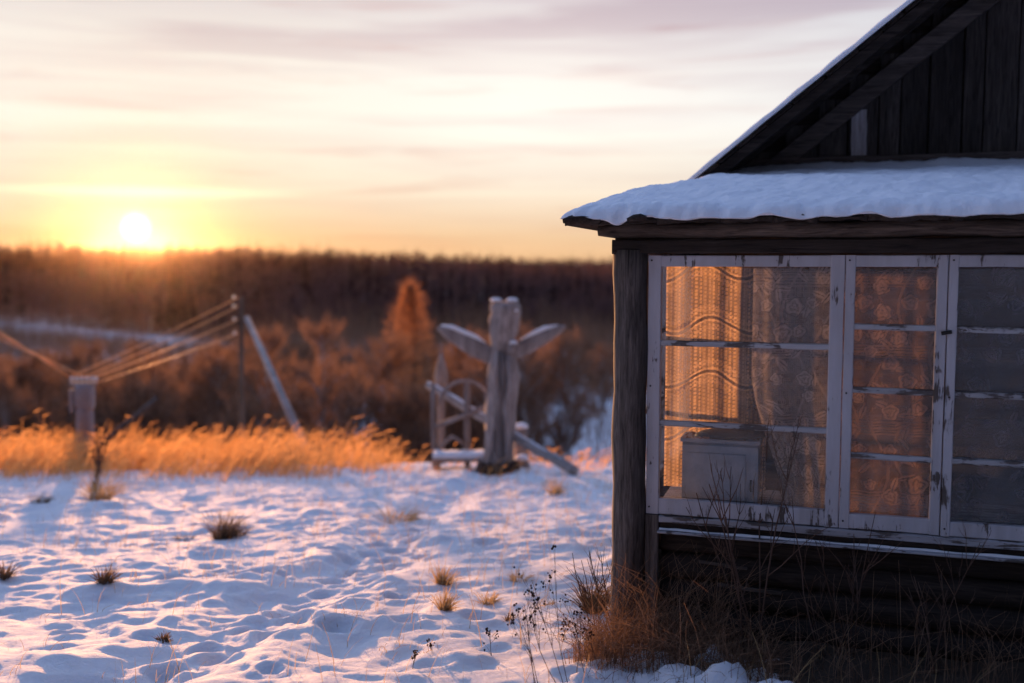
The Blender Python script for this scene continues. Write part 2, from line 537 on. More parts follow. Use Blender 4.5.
# inner sill
MB().board((.045, .245, .555), (4.2, .245, .555), (.33, .03), (0, 0, 1), .004).build('inner_sill', M['paint_sill'], house)


# front windows
def window(u0, u1, w0, w1, stile, top, bottom, bars, name_label=None, lean=0.0):
    f = MB()
    t = .038
    f.board((u0 + stile / 2, 0, w0), (u0 + stile / 2, 0, w1), (stile, t), (0, 1, 0), .003, .0008, 14)
    f.board((u1 - stile / 2, 0, w0), (u1 - stile / 2, 0, w1), (stile, t), (0, 1, 0), .003, .0008, 14)
    f.board((u0 + stile, .001, w1 - top / 2), (u1 - stile, .001, w1 - top / 2), (t - .004, top), (0, 0, 1), .003, .0006, 10)
    f.board((u0 + stile, .001, w0 + bottom / 2), (u1 - stile, .001, w0 + bottom / 2), (t - .004, bottom), (0, 0, 1), .003, .0006, 10)
    o = f.build('window', M['paint_z'], house)
    if name_label: o['label'] = name_label
    edges = [w0 + bottom] + [b_ for b_ in bars] + [w1 - top]
    for b_ in bars:
        MB().board((u0 + stile, -.001, b_ + random.uniform(-.002, .002)), (u1 - stile, -.001, b_ - .002), (.026, .024), (0, 0, 1), .004, .0008, 10).build('muntin', M['paint_bar'], o)
    for a, c in zip(edges[:-1], edges[1:]):
        MB().board((u0 + stile - .004, .006, (a + c) / 2), (u1 - stile + .004, .006, (a + c) / 2), (.003, c - a - .012), (0, 0, 1), .0003).build('pane', M['glass'], o)
    for w in (w1 - .02, w0 + .03, (w0 + w1) / 2):     # nail heads
        MB().tube([(u0 + .014, -.0195, w), (u0 + .014, -.0225, w)], .004, 8).build('nail', M['iron'], o)
    return o


random.seed(21)
window(-.006, .776, .530, 1.627, .054, .046, .068, (.922, 1.262), 'wide three pane window with peeling white frame')
window(.779, 1.153, .530, 1.627, .038, .046, .060, (.826, 1.092, 1.345), 'narrow four pane window with peeling white frame')
o3 = window(1.157, 1.90, .528, 1.627, .034, .046, .058, (.826, 1.088, 1.341), 'dark four pane window at the right end')
window(1.903, 2.55, .528, 1.627, .036, .046, .058, (.826, 1.088, 1.341))
# turn catch on the mullion
mb = MB(); mb.board((1.135, -.026, 1.325), (1.172, -.026, 1.332), (.012, .014), (0, 0, 1), .004); mb.build('catch', M['iron'], o3)
# plain boarded wall further right
mb = MB()
for i in range(10):
    mb.board((2.64 + i * .16, .0, .5), (2.64 + i * .16, .0, 1.63), (.155, .03), (0, 1, 0), .004, .001, 6)
mb.build('wall_boards', M['gable'], house)
# sill boards under the windows and the thin ledge with a line of snow
MB().board((.052, -.006, .512), (2.62, -.006, .512), (.05, .030), (0, 0, 1), .004, .0015, 30).build('window_sill', M['paint_sill'], house)
MB().board((.052, .01, .482), (2.62, .01, .482), (.05, .026), (0, 0, 1), .004, .001, 20).build('dark_rail', M['dark_log'], house)
MB().board((.050, -.022, .462), (4.2, -.022, .459), (.075, .010), (0, 0, 1), .003, .001, 40).build('ledge', M['paint_sill'], house)
mb = MB()
pts = [(.055 + i * .035, -.030 + .003 * math.sin(i * 1.1), .468) for i in range(90)]
mb.tube(pts, [.0065 + .003 * math.sin(i * .7) * math.sin(i * .23) for i in range(90)], 8, .15)
mb.build('ledge_snow', M['snow'], house, True)

# porch roof: battered boards, dark eave, thick snow
RS = (2.075 - 1.788) / 2.2            # roof slope


def roofz(n): return 1.778 + (n + .2) * RS


def rake(n): return -.316 + (n + .2) / 2.2 * .44   # left end of the front plane


random.seed(8)
for i in range(30):                   # each board runs up the slope
    u0 = -.316 + i * .155
    jut = random.uniform(-.008, .010)
    n0 = -.2 + jut
    ul = u0 + .075
    top_shift = max(0, .44 - i * .05)
    MB().board((ul, n0, roofz(n0) - .012), (ul + top_shift, 2.0, roofz(2.0) - .012), (.148, .010), (0, 0, 1), .003, .002, 14).build('roof_board', M['roof_board'], house)
# left hip of the porch roof
mb = MB()
A = (-.312, -.19, 1.768); Bp = (.12, 2.0, 2.05); C = (-.30, 2.0, 1.75); D2 = (-.31, .8, 1.76)
mb.add([A, D2, C, Bp, (A[0], A[1], A[2] - .02), (D2[0], D2[1], D2[2] - .02), (C[0], C[1], C[2] - .02), (Bp[0], Bp[1], Bp[2] - .02)],
       [(0, 3, 2, 1), (4, 5, 6, 7), (0, 1, 5, 4), (1, 2, 6, 5), (2, 3, 7, 6), (3, 0, 4, 7)])
mb.build('roof_hip', M['roof_board'], house)
# broken eave slab, ragged bark edge
mb = MB()
rs = random.Random(4)
u = -.318
while u < 4.2:
    L = rs.uniform(.09, .30)
    k = 6
    pts = [(u + L * j / k, -.190 + rs.uniform(-.012, .006), 1.766 + rs.uniform(-.004, .005)) for j in range(k + 1)]
    mb.tube(pts, [rs.uniform(.010, .017) for _ in pts], 9, .3)
    u += L * rs.uniform(.85, 1.0)
for u, n, r, L in ((-.325, -.212, .013, .12), (-.055, -.236, .013, .075)):
    mb.tube([(u, n, 1.768), (u + L * .35, n - .004, 1.774), (u + L * .7, n, 1.778), (u + L, n, 1.774)], [r * .7, r, r * .9, r * .6], 9, .35)
mb.build('eave_edge', M['roof_board'], house, True)
# the snow on it
un = np.linspace(0, 1, 420); nv = np.linspace(0, 1, 90) ** 1.5
UU, NV = np.meshgrid(un, nv)
edge = -.224 + .014 * perlin(UU * 75, 0 * UU) + .014 * perlin(UU * 21, 5 + 0 * UU)
n_ = edge + (2.0 - edge) * NV
u_l = -.330 + (n_ + .2) / 2.2 * .44
u_ = u_l + (4.2 - u_l) * UU ** 1.25
t_ = .046 * (1 - np.exp(-(n_ - edge) / .035)) + .030 * sstep(-.1, .5, n_)
t_ += .020 * perlin(u_ * 3.3, n_ * 3) * sstep(0, .15, NV + .03) + .011 * perlin(u_ * 11, n_ * 9) + .006 * perlin(u_ * 33, n_ * 30) + .003 * perlin(u_ * 90, n_ * 80)
t_ *= 1 - .6 * np.exp(-(u_ - u_l) / .035)
t_ += .03 * np.exp(-((2.0 - n_) / .12) ** 2) * sstep(.0, .3, u_ - u_l)
gap = .5 + .5 * perlin(u_ * 6 + 4, 2 + 0 * u_)
droop = .005 + .009 * np.clip(perlin(u_ * 9 + 2, 0 * u_) + .15, 0, 1) * 2 + .022 * np.exp(-((u_ + .10) / .040) ** 2)
for c_, wd, hh in ((-.27, .06, .016), (-.015, .045, .022), (.48, .04, .014), (.85, .045, .016)):
    droop -= hh * np.exp(-((u_ - c_) / wd) ** 2)
z_ = 1.778 + (n_ + .2) * RS + .010 + np.maximum(t_, .002) - (droop + .008) * np.exp(-(n_ - edge) / .03)
Vt = np.stack([u_, n_, z_], -1)
Vb = np.stack([u_, n_ + .010 * np.exp(-(n_ - edge) / .03), np.minimum(1.778 + (n_ + .2) * RS + .004, z_ - .003)], -1)
ny, nx = u_.shape; idx = np.arange(ny * nx).reshape(ny, nx); nb_ = ny * nx
F1 = np.stack([idx[:-1, :-1], idx[:-1, 1:], idx[1:, 1:], idx[1:, :-1]], -1).reshape(-1, 4)
Fr = []
ring = list(idx[0, :]) + list(idx[1:, -1]) + list(idx[-1, -2::-1]) + list(idx[-2:0:-1, 0])
ring = np.array(ring); nx_ = np.roll(ring, -1)
Fr = np.stack([ring, ring + nb_, nx_ + nb_, nx_], -1)
me = np_mesh('roof_snow', np.concatenate([Vt.reshape(-1, 3), Vb.reshape(-1, 3)]), np.concatenate([F1, F1[:, ::-1] + nb_, Fr]))
link('roof_snow', me, M['snow'], house, True)

# main gable behind the porch roof
SL = math.tan(rad(38.6))
AP = 3.4                               # apex position along the front


def gz(u, base=2.105, u0=.019):         # roof upper edge in the overhang plane
    return base + (min(u, 2 * AP - u) - u0) * SL


mb = MB(); rs = random.Random(9)
u = .12
while u < 2 * AP - .3:
    wd = rs.uniform(.10, .20)
    if not (.76 < u + wd / 2 < .84):
        top = gz(u + wd / 2) - .12
        mb.board((u + wd / 2, 2.05 + rs.uniform(-.006, .006), 1.9), (u + wd / 2, 2.05, max(top, 2.0)), (wd - rs.uniform(.004, .012), .024), (0, 1, 0), .003, .001, 6)
    u += wd
mb.build('gable_wall', M['gable'], house)
MB().add([(.1, 2.085, 1.9), (2 * AP - .1, 2.085, 1.9), (2 * AP - .1, 2.085, 2.05), (AP, 2.085, gz(AP) - .02), (.1, 2.085, 2.15), (.1, 2.10, 1.9), (2 * AP - .1, 2.10, 1.9), (2 * AP - .1, 2.10, 2.05), (AP, 2.10, gz(AP) - .02), (.1, 2.10, 2.15)], [(0, 1, 2, 3, 4), (9, 8, 7, 6, 5), (0, 5, 6, 1), (1, 6, 7, 2), (2, 7, 8, 3), (3, 8, 9, 4), (4, 9, 5, 0)]).build('gable_lining', M['dark_log'], house)
MB().board((.87, 2.022, 2.16), (.865, 2.022, 2.48), (.085, .012), (0, 1, 0), .003, .003, 8).build('pale_board', wood('pale_gable_board', (.22, .19, .19), (.50, .46, .45), 'z'), house)
MB().board((.20, 2.012, 2.190), (2 * AP - .2, 2.012, 2.190), (.03, .05), (0, 0, 1), .004, .002, 30).build('gable_sill', M['barge'], house)
# barge board lying on the gable, soffit boards and rafters of the overhang
for s in (0, 1):
    def mir(u): return u if s == 0 else 2 * AP - u
    o0, o1 = .16, AP - .02
    MB().board((mir(o0), 1.99, gz(o0) - .245), (mir(o1), 1.99, gz(o1) - .245), (.028, .105), (0, 0, 1), .004, .0015, 20).build('barge_board', M['barge'], house)
    rs = random.Random(31)
    a0, a1 = -.12, AP
    # soffit boards run from the gable out to the edge
    L = (a1 - a0); k = 0; u = a0
    sm = MB()
    while u < a1:
        wd = rs.uniform(.09, .17)
        c = u + wd / 2
        tdir = Vector((math.cos(math.atan(SL)), 0, math.sin(math.atan(SL))))
        if s: tdir.x *= -1
        z = gz(c) - .035 + rs.uniform(-.004, .004)
        sm.board((mir(c), 1.51 + rs.uniform(0, .02), z), (mir(c), 4.6, z), (wd / math.cos(math.atan(SL)) - .01, .02), (tdir.z * (1 if s else -1), 0, abs(tdir.x)), .003)
        u += wd
    sm.build('roof_boards', M['roof_board'], house)
    for nn_ in (1.55, 1.80):
        MB().board((mir(a0), nn_, gz(a0) - .085), (mir(a1), nn_, gz(a1) - .085), (.035, .055), (0, 0, 1), .003, .001, 12).build('rafter', M['dark_log'], house)
    # thin snow on the slope
    rs_ = []
    m = 60
    V_ = []; F_ = []
    for i in range(m + 1):
        uq = a0 + (a1 - a0) * i / m
        for j, (nq, dz) in enumerate(((1.485, -.008), (1.482, .012), (1.51, .030), (1.7, .05), (4.6, .05))):
            V_.append((mir(uq), nq + (.006 * math.sin(i * 2.1) if j < 3 else 0), gz(uq) + dz - .012 + (.004 * math.sin(i * 1.7 + j) if 0 < j else 0)))
    for i in range(m):
        for j in range(4):
            a = i * 5 + j
            F_.append((a, a + 1, a + 6, a + 5))
    MB().add(V_, F_).build('gable_roof_snow', M['snow'], house, True)
# main house side and back walls
mb = MB()
for i in range(13):
    mb.tube([(.15, 2.05 + k * .5, -.4 + i * .19) for k in range(6)], .1, 10, .02)
mb.build('side_wall', M['dark_log'], house, True)

# ------------------------------------------------------------------ curtains and the box on the sill
def lace_pattern_sheer(u, w):
    d = .30 + .0 * u
    col = (np.mod(u, .019) < .008)
    dash = (np.mod(w + .004 * np.floor(u / .019), .017) < .011)
    d = d + .30 * (col & dash)
    wv = .035 * np.cos(2 * np.pi * (u - .02) / .34 + .5 * np.sin(w * 9)) + .10 * np.clip(.14 - u, 0, 1) * 6 * .14
    m1 = np.abs(np.mod(w + wv, .24) - .12)
    d = np.where(m1 < .007, .12, d); d = np.where((m1 >= .007) & (m1 < .016), d + .3, d)
    band = (m1 > .03) & (m1 < .055)
    d = d + .16 * (band & (np.sin(u * 330) * np.sin(w * 330) > -.2)) + .12 * perlin(u * 40, w * 30)
    folds = .12 * (np.sin(u * 42) > .55)
    return np.clip(d + folds, 0, .96)


def lace_pattern_rose(u, w):
    d = .34 + .10 * ((np.mod(u, .008) < .004) | (np.mod(w, .008) < .003))
    rr = np.random.default_rng(12)
    # trailing stems
    for k in range(7):
        c = .05 + k * .12
        s = np.abs(u - c - .05 * np.sin(w * 11 + k * 2))
        d = np.where(s < .005, .62, d)
    # leaves
    for _ in range(150):
        cu, cw, an = rr.uniform(0, .9), rr.uniform(.5, 1.7), rr.uniform(0, 3.14)
        a = (u - cu) * np.cos(an) + (w - cw) * np.sin(an); b = -(u - cu) * np.sin(an) + (w - cw) * np.cos(an)
        q = (a / .030) ** 2 + (b / .012) ** 2
        d = np.where(q < 1, np.where(np.abs(b) < .002, .3, .80), d)
    # roses: rings of petals
    k = 0
    for iw in range(12):
        for iu in range(9):
            if rr.random() < .25: continue
            cu = iu * .10 + (.05 if iw % 2 else 0) + rr.uniform(-.03, .03); cw = .52 + iw * .10 + rr.uniform(-.03, .03)
            R = rr.uniform(.022, .040)
            x = u - cu; y = w - cw; r = np.hypot(x, y); a = np.arctan2(y, x)
            rim = R * (1 + .12 * np.cos(5 * a + k))
            inside = r < rim
            ringp = np.sin(r / R * 11 + k + 1.3 * np.sin(3 * a + k * 2) + .8 * np.sin(5 * a + r / R * 4))
            d = np.where(inside, np.clip(.66 + .22 * ringp + .25 * perlin(u * 160, w * 160), .3, .92), d)
            d = np.where((r > rim) & (r < rim * 1.10), .25, d)
            k += 1
    stripes = (np.mod(w, .30) < .07) & (np.mod(w, .012) < .005)
    d = d + .16 * perlin(u * 45, w * 45) + .10 * perlin(u * 12 + 5, w * 12)
    return np.clip(np.where(stripes & (d < .5), .58, d), .05, .95)


def curtain(name, label, u0, u1, w0, w1, n0, pat, mat, fold=.012, kf=38., taper=None, group=None, shift=0.0):
    st = .0035
    cu = np.arange(0, u1 - u0 + st, st); cw = np.arange(0, w1 - w0 + st, st)
    U, W = np.meshgrid(cu, cw)
    if taper is not None:
        left = taper(W + w0)                 # gathers the left edge to the right lower down
        Ug = u0 + left + (u1 - u0 - left) * (U / (u1 - u0))
    else:
        Ug = u0 + U
    N_ = n0 + fold * np.sin(U * kf + .8 * np.sin(W * 3)) + fold * .5 * np.sin(U * kf * 2.3 + 1) + .004 * perlin(U * 9, W * 6)
    V = np.stack([Ug - u0, N_ - n0, W], -1).reshape(-1, 3)
    ny, nx = U.shape; idx = np.arange(ny * nx).reshape(ny, nx)
    F = np.stack([idx[:-1, :-1], idx[:-1, 1:], idx[1:, 1:], idx[1:, :-1]], -1).reshape(-1, 4)
    me = np_mesh(name, V, F)
    a = me.attributes.new('lace', 'FLOAT', 'POINT')
    a.data.foreach_set('value', pat(U + shift, W + w0).ravel().astype(np.float32))
    o = link(name, me, mat, None, True)
    o.location = hw(u0, n0, w0); o.rotation_euler = (0, 0, HR)
    tag(o, label, 'curtain', group)
    return o


G = 'old curtains hanging behind the porch windows'
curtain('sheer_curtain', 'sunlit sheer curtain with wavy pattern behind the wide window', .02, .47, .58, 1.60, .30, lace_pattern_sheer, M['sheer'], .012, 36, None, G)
curtain('lace_curtain', 'rose lace curtain on the right half of the wide window', .415, .765, .55, 1.60, .095, lace_pattern_rose, M['lace'], .014, 40,
        lambda w: .14 * sstep(1.15, .55, w), G)
curtain('lace_curtain', 'rose lace curtain behind the narrow middle window', .775, 1.165, .55, 1.60, .09, lace_pattern_rose, M['lace_sunlit'], .012, 36, None, G, .27)
curtain('lace_curtain', 'shaded rose lace curtain behind the rightmost window', 1.175, 1.92, .55, 1.60, .09, lace_pattern_rose, M['lace_shaded'], .012, 25, None, G, .11)
curtain('lace_curtain', 'dark rose lace curtain beyond the right edge of the picture', 1.93, 2.55, .55, 1.60, .09, lace_pattern_rose, M['lace'], .008, 25, None, G, .31)
o = curtain('lace_curtain', 'unseen lace curtain added over the far side window to dim the sun', 0, .72, .55, 1.60, 0, lambda u, w: np.clip(.45 + .55 * lace_pattern_rose(u, w), 0, .93), M['lace'], .008, 28, None, G, .05)  # not visible from the camera, added to dim sunlight on the middle window
o.location = hw(-.03, .93, .55); o.rotation_euler = (0, 0, HR + math.pi / 2)
# curtain wire

box = empty('enamel_box', hw(.30, .165, .571), HR)
tag(box, 'old white enamel box on the window sill behind the glass', 'box')
mb = MB(); mb.board((-.168, 0, .13), (.150, 0, .13), (.16, .255), (0, 0, 1), .012, .0, 1); mb.build('body', M['enamel'], box)
mb = MB(); mb.board((-.150, -.083, .115), (.098, -.083, .115), (.008, .20), (0, 0, 1), .004); mb.build('door', M['enamel'], box)
mb = MB(); mb.board((-.176, 0, .266), (.158, 0, .266), (.176, .016), (0, 0, 1), .006, .001, 8); mb.build('lid', M['enamel'], box)
cuu, cvv = np.meshgrid(np.linspace(-.168, .150, 110), np.linspace(-.084, .084, 50))
hh = .2715 + .020 * np.clip(perlin(cuu * 70, cvv * 70) + .8 * perlin(cuu * 25 + 4, cvv * 25) + .05, 0, 1) - .004
V_ = np.stack([cuu, cvv, hh], -1).reshape(-1, 3); idx = np.arange(110 * 50).reshape(50, 110)
link('rust_crust', np_mesh('rust_crust', V_, np.stack([idx[:-1, :-1], idx[:-1, 1:], idx[1:, 1:], idx[1:, :-1]], -1).reshape(-1, 4)), M['rust'], box)
mb = MB(); mb.tube([(.122, -.085, .06), (.122, -.092, .085), (.122, -.085, .11)], .004, 6); mb.build('handle', M['iron'], box)
lid = MB()
rings = []
for i in range(7):
    t = i / 6; r = .16 * math.cos(t * 1.35); z = .035 * math.sin(t * 1.5)
    rings.append([(r * math.cos(2 * math.pi * j / 24), r * .55 * math.sin(2 * math.pi * j / 24), z) for j in range(24)])
o = lid.loft(rings).build('pan_lid', M['iron'], None, True)
o.location = hw(.33, .17, .849); o.rotation_euler = (0, rad(-3), HR)
tag(o, 'dark shallow lid lying on top of the white enamel box', 'lid')

# ------------------------------------------------------------------ carved figure, log, bench, stumps
def rot_ring(c, a, b, n=16, rough=.0, rs=random, sq=1.0, yaw=0.0):
    out = []
    for j in range(n):
        t = 2 * math.pi * j / n
        r = 1 + rs.uniform(-rough, rough)
        x = a * math.copysign(abs(math.cos(t)) ** sq, math.cos(t)) * r; y = b * math.copysign(abs(math.sin(t)) ** sq, math.sin(t)) * r
        out.append(Vector((c[0] + x * math.cos(yaw) - y * math.sin(yaw), c[1] + x * math.sin(yaw) + y * math.cos(yaw), c[2])))
    return out


FY = 13.6
base = at(498, 471, FY); base.z = tz(base.x, FY) - .03
fig = empty('wooden_statue', base)
tag(fig, 'tall weathered carved wooden figure with two raised wings', 'statue')
S = FY / FPX
z0 = at(498, 471, FY).z - base.z


def fl(px, py, dy=0.0):                # local point on the figure
    p = at(px, py, FY); return Vector((p.x - base.x, dy, p.z - base.z))


rs = random.Random(14)
rings = []
for py, l, r in ((476, 479, 515), (468, 480, 514), (455, 484, 514), (440, 486, 513), (425, 485, 514), (408, 486, 515), (392, 488, 517), (376, 488, 518), (364, 490, 517), (356, 491, 514),
                 (348, 492, 512), (340, 491, 514), (330, 490, 519), (320, 490, 520), (312, 491, 520), (306, 492, 519), (302, 494, 517)):
    c = fl((l + r) / 2, py); w = (r - l) * S / 2
    rings.append(rot_ring((c.x + .012 * math.sin(py * .37), .015 * math.sin(py * .2), c.z), w * 1.02, w * .8, 22, .12, rs, .9))
MB().loft(rings).build('body', M['carved'], fig, True)
mb = MB()
for px, r in ((496, 6), (512, 6)):     # two knobs of the crown
    c = fl(px, 306); mb.loft([rot_ring((c.x, 0, c.z + dz), r * S * k, r * S * k, 12, .06, rs) for dz, k in ((-.08, 1.), (.0, 1.02), (.025, .95), (.045, .7))])
mb.build('crown', M['carved'], fig, True)
mb = MB()                              # draped folds down the body
for k, pts in enumerate((((498, 350), (495, 375), (500, 400), (492, 430), (490, 460)), ((508, 355), (511, 380), (505, 405), (508, 435), (506, 462)), ((502, 352), (503, 390), (498, 420), (500, 455)))):
    mb.tube([fl(px, py, -.15 - .02 * math.sin(i)) for i, (px, py) in enumerate(pts)], [.03, .045, .05, .045, .03][:len(pts)], 8, .1)
mb.build('drapery', M['carved'], fig, True)
for pts in (((441, 326), (452, 328), (464, 333), (476, 338), (486, 344)), ((520, 341), (533, 334), (545, 329), (558, 326))):
    MB().tube([fl(px, py, 0) + Vector((0, .02, .01)) for px, py in pts], [.012] + [.03] * (len(pts) - 2) + [.012], 8, .2).build('wing_snow', M['snow'], fig, True)
mb = MB(); c = fl(511, 347, -.12); mb.loft([rot_ring((c.x, c.y, c.z + dz), .05 * k, .05 * k, 10, .05, rs) for dz, k in ((-.09, .5), (-.05, 1), (.0, 1.1), (.05, .6))]); mb.build('beak', M['carved'], fig, True)


def wing(sections):
    """sections: (px, top y, bottom y) from root to tip"""
    rings = []
    for i, (px, a, b_) in enumerate(sections):
        c = fl(px, (a + b_) / 2); h = (b_ - a) * S / 2
        n = 12; thick = .05 * (1 - .6 * i / len(sections))
        rings.append([Vector((c.x, thick * math.cos(2 * math.pi * j / n) + .02, c.z + h * math.sin(2 * math.pi * j / n))) for j in range(n)])
    return MB().loft(rings)


wing(((497, 347, 366), (488, 345, 364), (478, 339, 360), (468, 334, 355), (458, 330, 348), (448, 327, 341), (441, 326, 334), (437, 327, 330))).build('wing', M['carved'], fig, True)
wing(((507, 347, 364), (515, 344, 360), (525, 338, 356), (536, 333, 350), (546, 329, 344), (556, 326, 337), (562, 325, 332), (566, 325, 328))).build('wing', M['carved'], fig, True)
for px, py, r in ((496, 301, 6), (512, 301, 6), (514, 311, 4), (513, 343, 4.5)):
    c = fl(px, py, -.03 if py < 305 else -.1); mb = MB(); mb.loft([rot_ring((c.x, c.y, c.z + dz), r * S * k, r * S * k, 10, .08, rs) for dz, k in ((0, 1.), (.025, .9), (.045, .5))]); mb.build('snow_cap', M['snow'], fig, True)
mb = MB()
for i in range(11):
    a = i * .6; mb.tube([(.22 * math.cos(a), .2 * math.sin(a), z0 + .14), (.27 * math.cos(a), .25 * math.sin(a), z0 - .06)], [.05, .08], 7, .2)
mb.build('root_flare', M['twig'], fig, True)

LY = 14.3
p0, p1 = at(428, 385, LY + .2), at(576, 480, 13.1)
p1.z = tz(p1.x, 13.1) + .05
lg = empty('leaning_log', (p1.x, p1.y, p1.z - .05))
tag(lg, 'pale snow dusted log leaning behind the carved figure', 'log')
q0 = p0 - lg.location; q1 = p1 - lg.location
rs = random.Random(3)
MB().tube([q0.lerp(q1, i / 14) + Vector((0, 0, .012 * math.sin(i * 1.1))) for i in range(15)], [.058 + .001 * i for i in range(15)], 12, .04).build('trunk', M['pale_log'], lg, True)
MB().tube([q0.lerp(q1, i / 20) + Vector((0, -.012, .050 + .006 * math.sin(i * 1.9))) for i in range(21)], [.012] + [.022 + .006 * math.sin(i * 2.3) for i in range(19)] + [.012], 8, .1).build('snow_line', M['snow'], lg, True)

BY = 14.0
bb = at(462, 462, BY); bb.z = tz(bb.x, BY) - .02
bench = empty('carved_bench', bb)
tag(bench, 'rustic wooden bench with arched back and snowy seat', 'bench')


def bl(px, py, dy=0.0):
    p = at(px, py, BY); return Vector((p.x - bb.x, dy, p.z - bb.z))


foot = -.05
for px, top in ((433, 383), (487, 392)):
    a = bl(px, top); MB().tube([a, (a.x, 0, a.z * .5), (a.x + .01, 0, foot)], .035, 10, .05).build('post', M['carved'], bench, True)
a = bl(467, 380); MB().tube([(a.x, .02, a.z), (a.x, .02, foot)], .045, 10, .05).build('middle_post', M['carved'], bench, True)
arc = [bl(465 - 25 * math.cos(t), 405 - 24 * math.sin(t)) for t in [math.pi * k / 14 for k in range(15)]]
MB().tube(arc, .028, 10, .06).build('arched_back', M['carved'], bench, True)
MB().tube([bl(435, 426, -.03), bl(460, 417, -.03), bl(488, 406, -.03)], .035, 10, .05).build('rail', M['carved'], bench, True)
MB().tube([bl(434, 452, -.03), bl(452, 436, -.03), bl(466, 444, -.03)], .028, 10, .05).build('brace', M['carved'], bench, True)
a = bl(435, 455); c = bl(487, 455)
MB().board((a.x, -.22, a.z), (c.x, -.22, a.z), (.40, .05), (0, 0, 1), .01, .004, 6).build('seat', M['carved'], bench)
MB().board((a.x, -.22, a.z + .05), (c.x, -.22, a.z + .05), (.38, .07), (0, 0, 1), .03, .01, 9).build('seat_snow', M['snow'], bench, True)
for px in (439, 484):
    q = bl(px, 458); MB().tube([(q.x, -.36, a.z - .02), (q.x, -.36, foot)], .05, 10, .05).build('leg', M['carved'], bench, True)
# spear shaped finial on a post of its own, behind the log
fb = at(441, 462, 14.9); fb.z = tz(fb.x, 14.9) - .03
fin = empty('carved_stake', fb)
tag(fin, 'wooden stake with spear shaped top behind the bench', 'stake')
def sl(px, py): p = at(px, py, 14.9); return Vector((p.x - fb.x, 0, p.z - fb.z))
rings = []
for py, w in ((476, 3.5), (430, 3.5), (392, 3.5), (386, 5.5), (378, 7), (368, 5.5), (360, 3), (353, .8)):
    c = sl(441, py); rings.append(rot_ring((c.x, 0, c.z), w * 14.9 / FPX, w * 10 / FPX, 10, .04, rs))
MB().loft(rings).build('shaft', M['carved'], fin, True)
for px, top, r, Yq, lab in ((521, 428, 7, 14.6, 'tall narrow stump with snow cap right of the carved figure'), (522, 460, 7, 13.9, 'low snow covered stump at the foot of the carved figure')):
    b0 = at(px, 470, Yq); b0.z = tz(b0.x, Yq) - .05
    st = empty('tree_stump', b0); tag(st, lab, 'stump', 'stumps beside the carved figure')
    h = at(px, top, Yq).z - b0.z; R = r * Yq / FPX
    MB().loft([rot_ring((0, 0, z), R * k, R * k, 12, .05, rs) for z, k in ((0, 1.25), (.12, 1.05), (h * .7, .95), (h, .95))]).build('wood', M['carved'], st, True)
    MB().loft([rot_ring((0, 0, h + z), R * k, R * k, 12, .05, rs) for z, k in ((0.003, 1.), (.03, 1.0), (.06, .8), (.075, .4))]).build('snow_cap', M['snow'], st, True)

# ------------------------------------------------------------------ power pole, wires, insulator post
PY_ = 20.0
pb = at(243, 470, PY_); pb.z = float(terrain(np.array([pb.x]), np.array([PY_]))[0]) - .1
pole = empty('power_pole', pb)
tag(pole, 'thin wooden power pole propped by a pale slanting strut', 'pole')
ptop = at(244, 297, PY_) - pb
MB().tube([(0, 0, 0), (0, 0, ptop.z * .5), (ptop.x * .5, 0, ptop.z)], [.065, .055, .045], 12, .03).build('shaft', M['post'], pole, True)
s0 = at(247, 318, PY_ - .1) - pb; s1 = at(314, 452, 15.6); s1.z = tz(s1.x, 15.6) - .1; s1 = s1 - pb
MB().tube([s0, s0.lerp(s1, .5), s1], [.055, .065, .07], 12, .03).build('strut', M['pale_log'], pole, True)
PINS = (300, 309, 322, 336)
for py in PINS:
    q = at(244, py, PY_) - pb
    o = MB().tube([(-.05, -.02, q.z - .02), (-.10, -.03, q.z), (-.10, -.03, q.z + .03)], .012, 6).build('bracket', M['iron'], pole)
    MB().tube([(-.10, -.03, q.z + .03), (-.10, -.03, q.z + .06), (-.10, -.03, q.z + .10)], [.03, .035, .02], 8).build('insulator', M['ceramic'], o, True)

IY = 15.0
ib = at(84, 480, IY); ib.z = tz(ib.x, IY) - .05
ins = empty('insulator_post', ib)
tag(ins, 'short grey post with a row of insulators on top', 'post')
def il(px, py, dy=0.): p = at(px, py, IY); return Vector((p.x - ib.x, dy, p.z - ib.z))
w = IY / FPX
sx = il(87, 480).x
MB().loft([rot_ring((sx, 0, z), 8.5 * w * k, .12 * k, 14, .03, random) for z, k in ((0, 1.0), (il(87, 425).z, 1.0), (il(87, 412).z, 1.02), (il(87, 406).z, .85))]).build('shaft', M['concrete'], ins, True)
hx = il(85, 400).x
MB().loft([rot_ring((hx, 0, z), 9 * w * k, .12 * k, 14, .03, random, .6) for z, k in ((il(87, 410).z, .8), (il(87, 405).z, 1.), (il(87, 388).z, 1.0), (il(87, 384).z, .9))]).build('head', M['concrete'], ins, True)
MB().board((il(74, 408).x, -.02, il(73, 412).z), (il(74, 408).x, -.02, il(73, 389).z), (5 * w, .14), (0, 1, 0), .02).build('switch_box', M['concrete'], ins)
MB().board((il(71, 384).x, 0, il(83, 384).z), (il(95, 384).x, 0, il(83, 384).z), (.12, .035), (0, 0, 1), .008).build('crossarm', M['concrete'], ins)
IPX = (72, 77, 82, 87, 92, 96)
for px in IPX:
    q = il(px, 384)
    MB().tube([(q.x, 0, q.z + .02), (q.x, 0, q.z + .06), (q.x, 0, q.z + .08), (q.x, 0, q.z + .115)], [.012, .03, .034, .016], 8).build('insulator', M['ceramic'], ins, True)
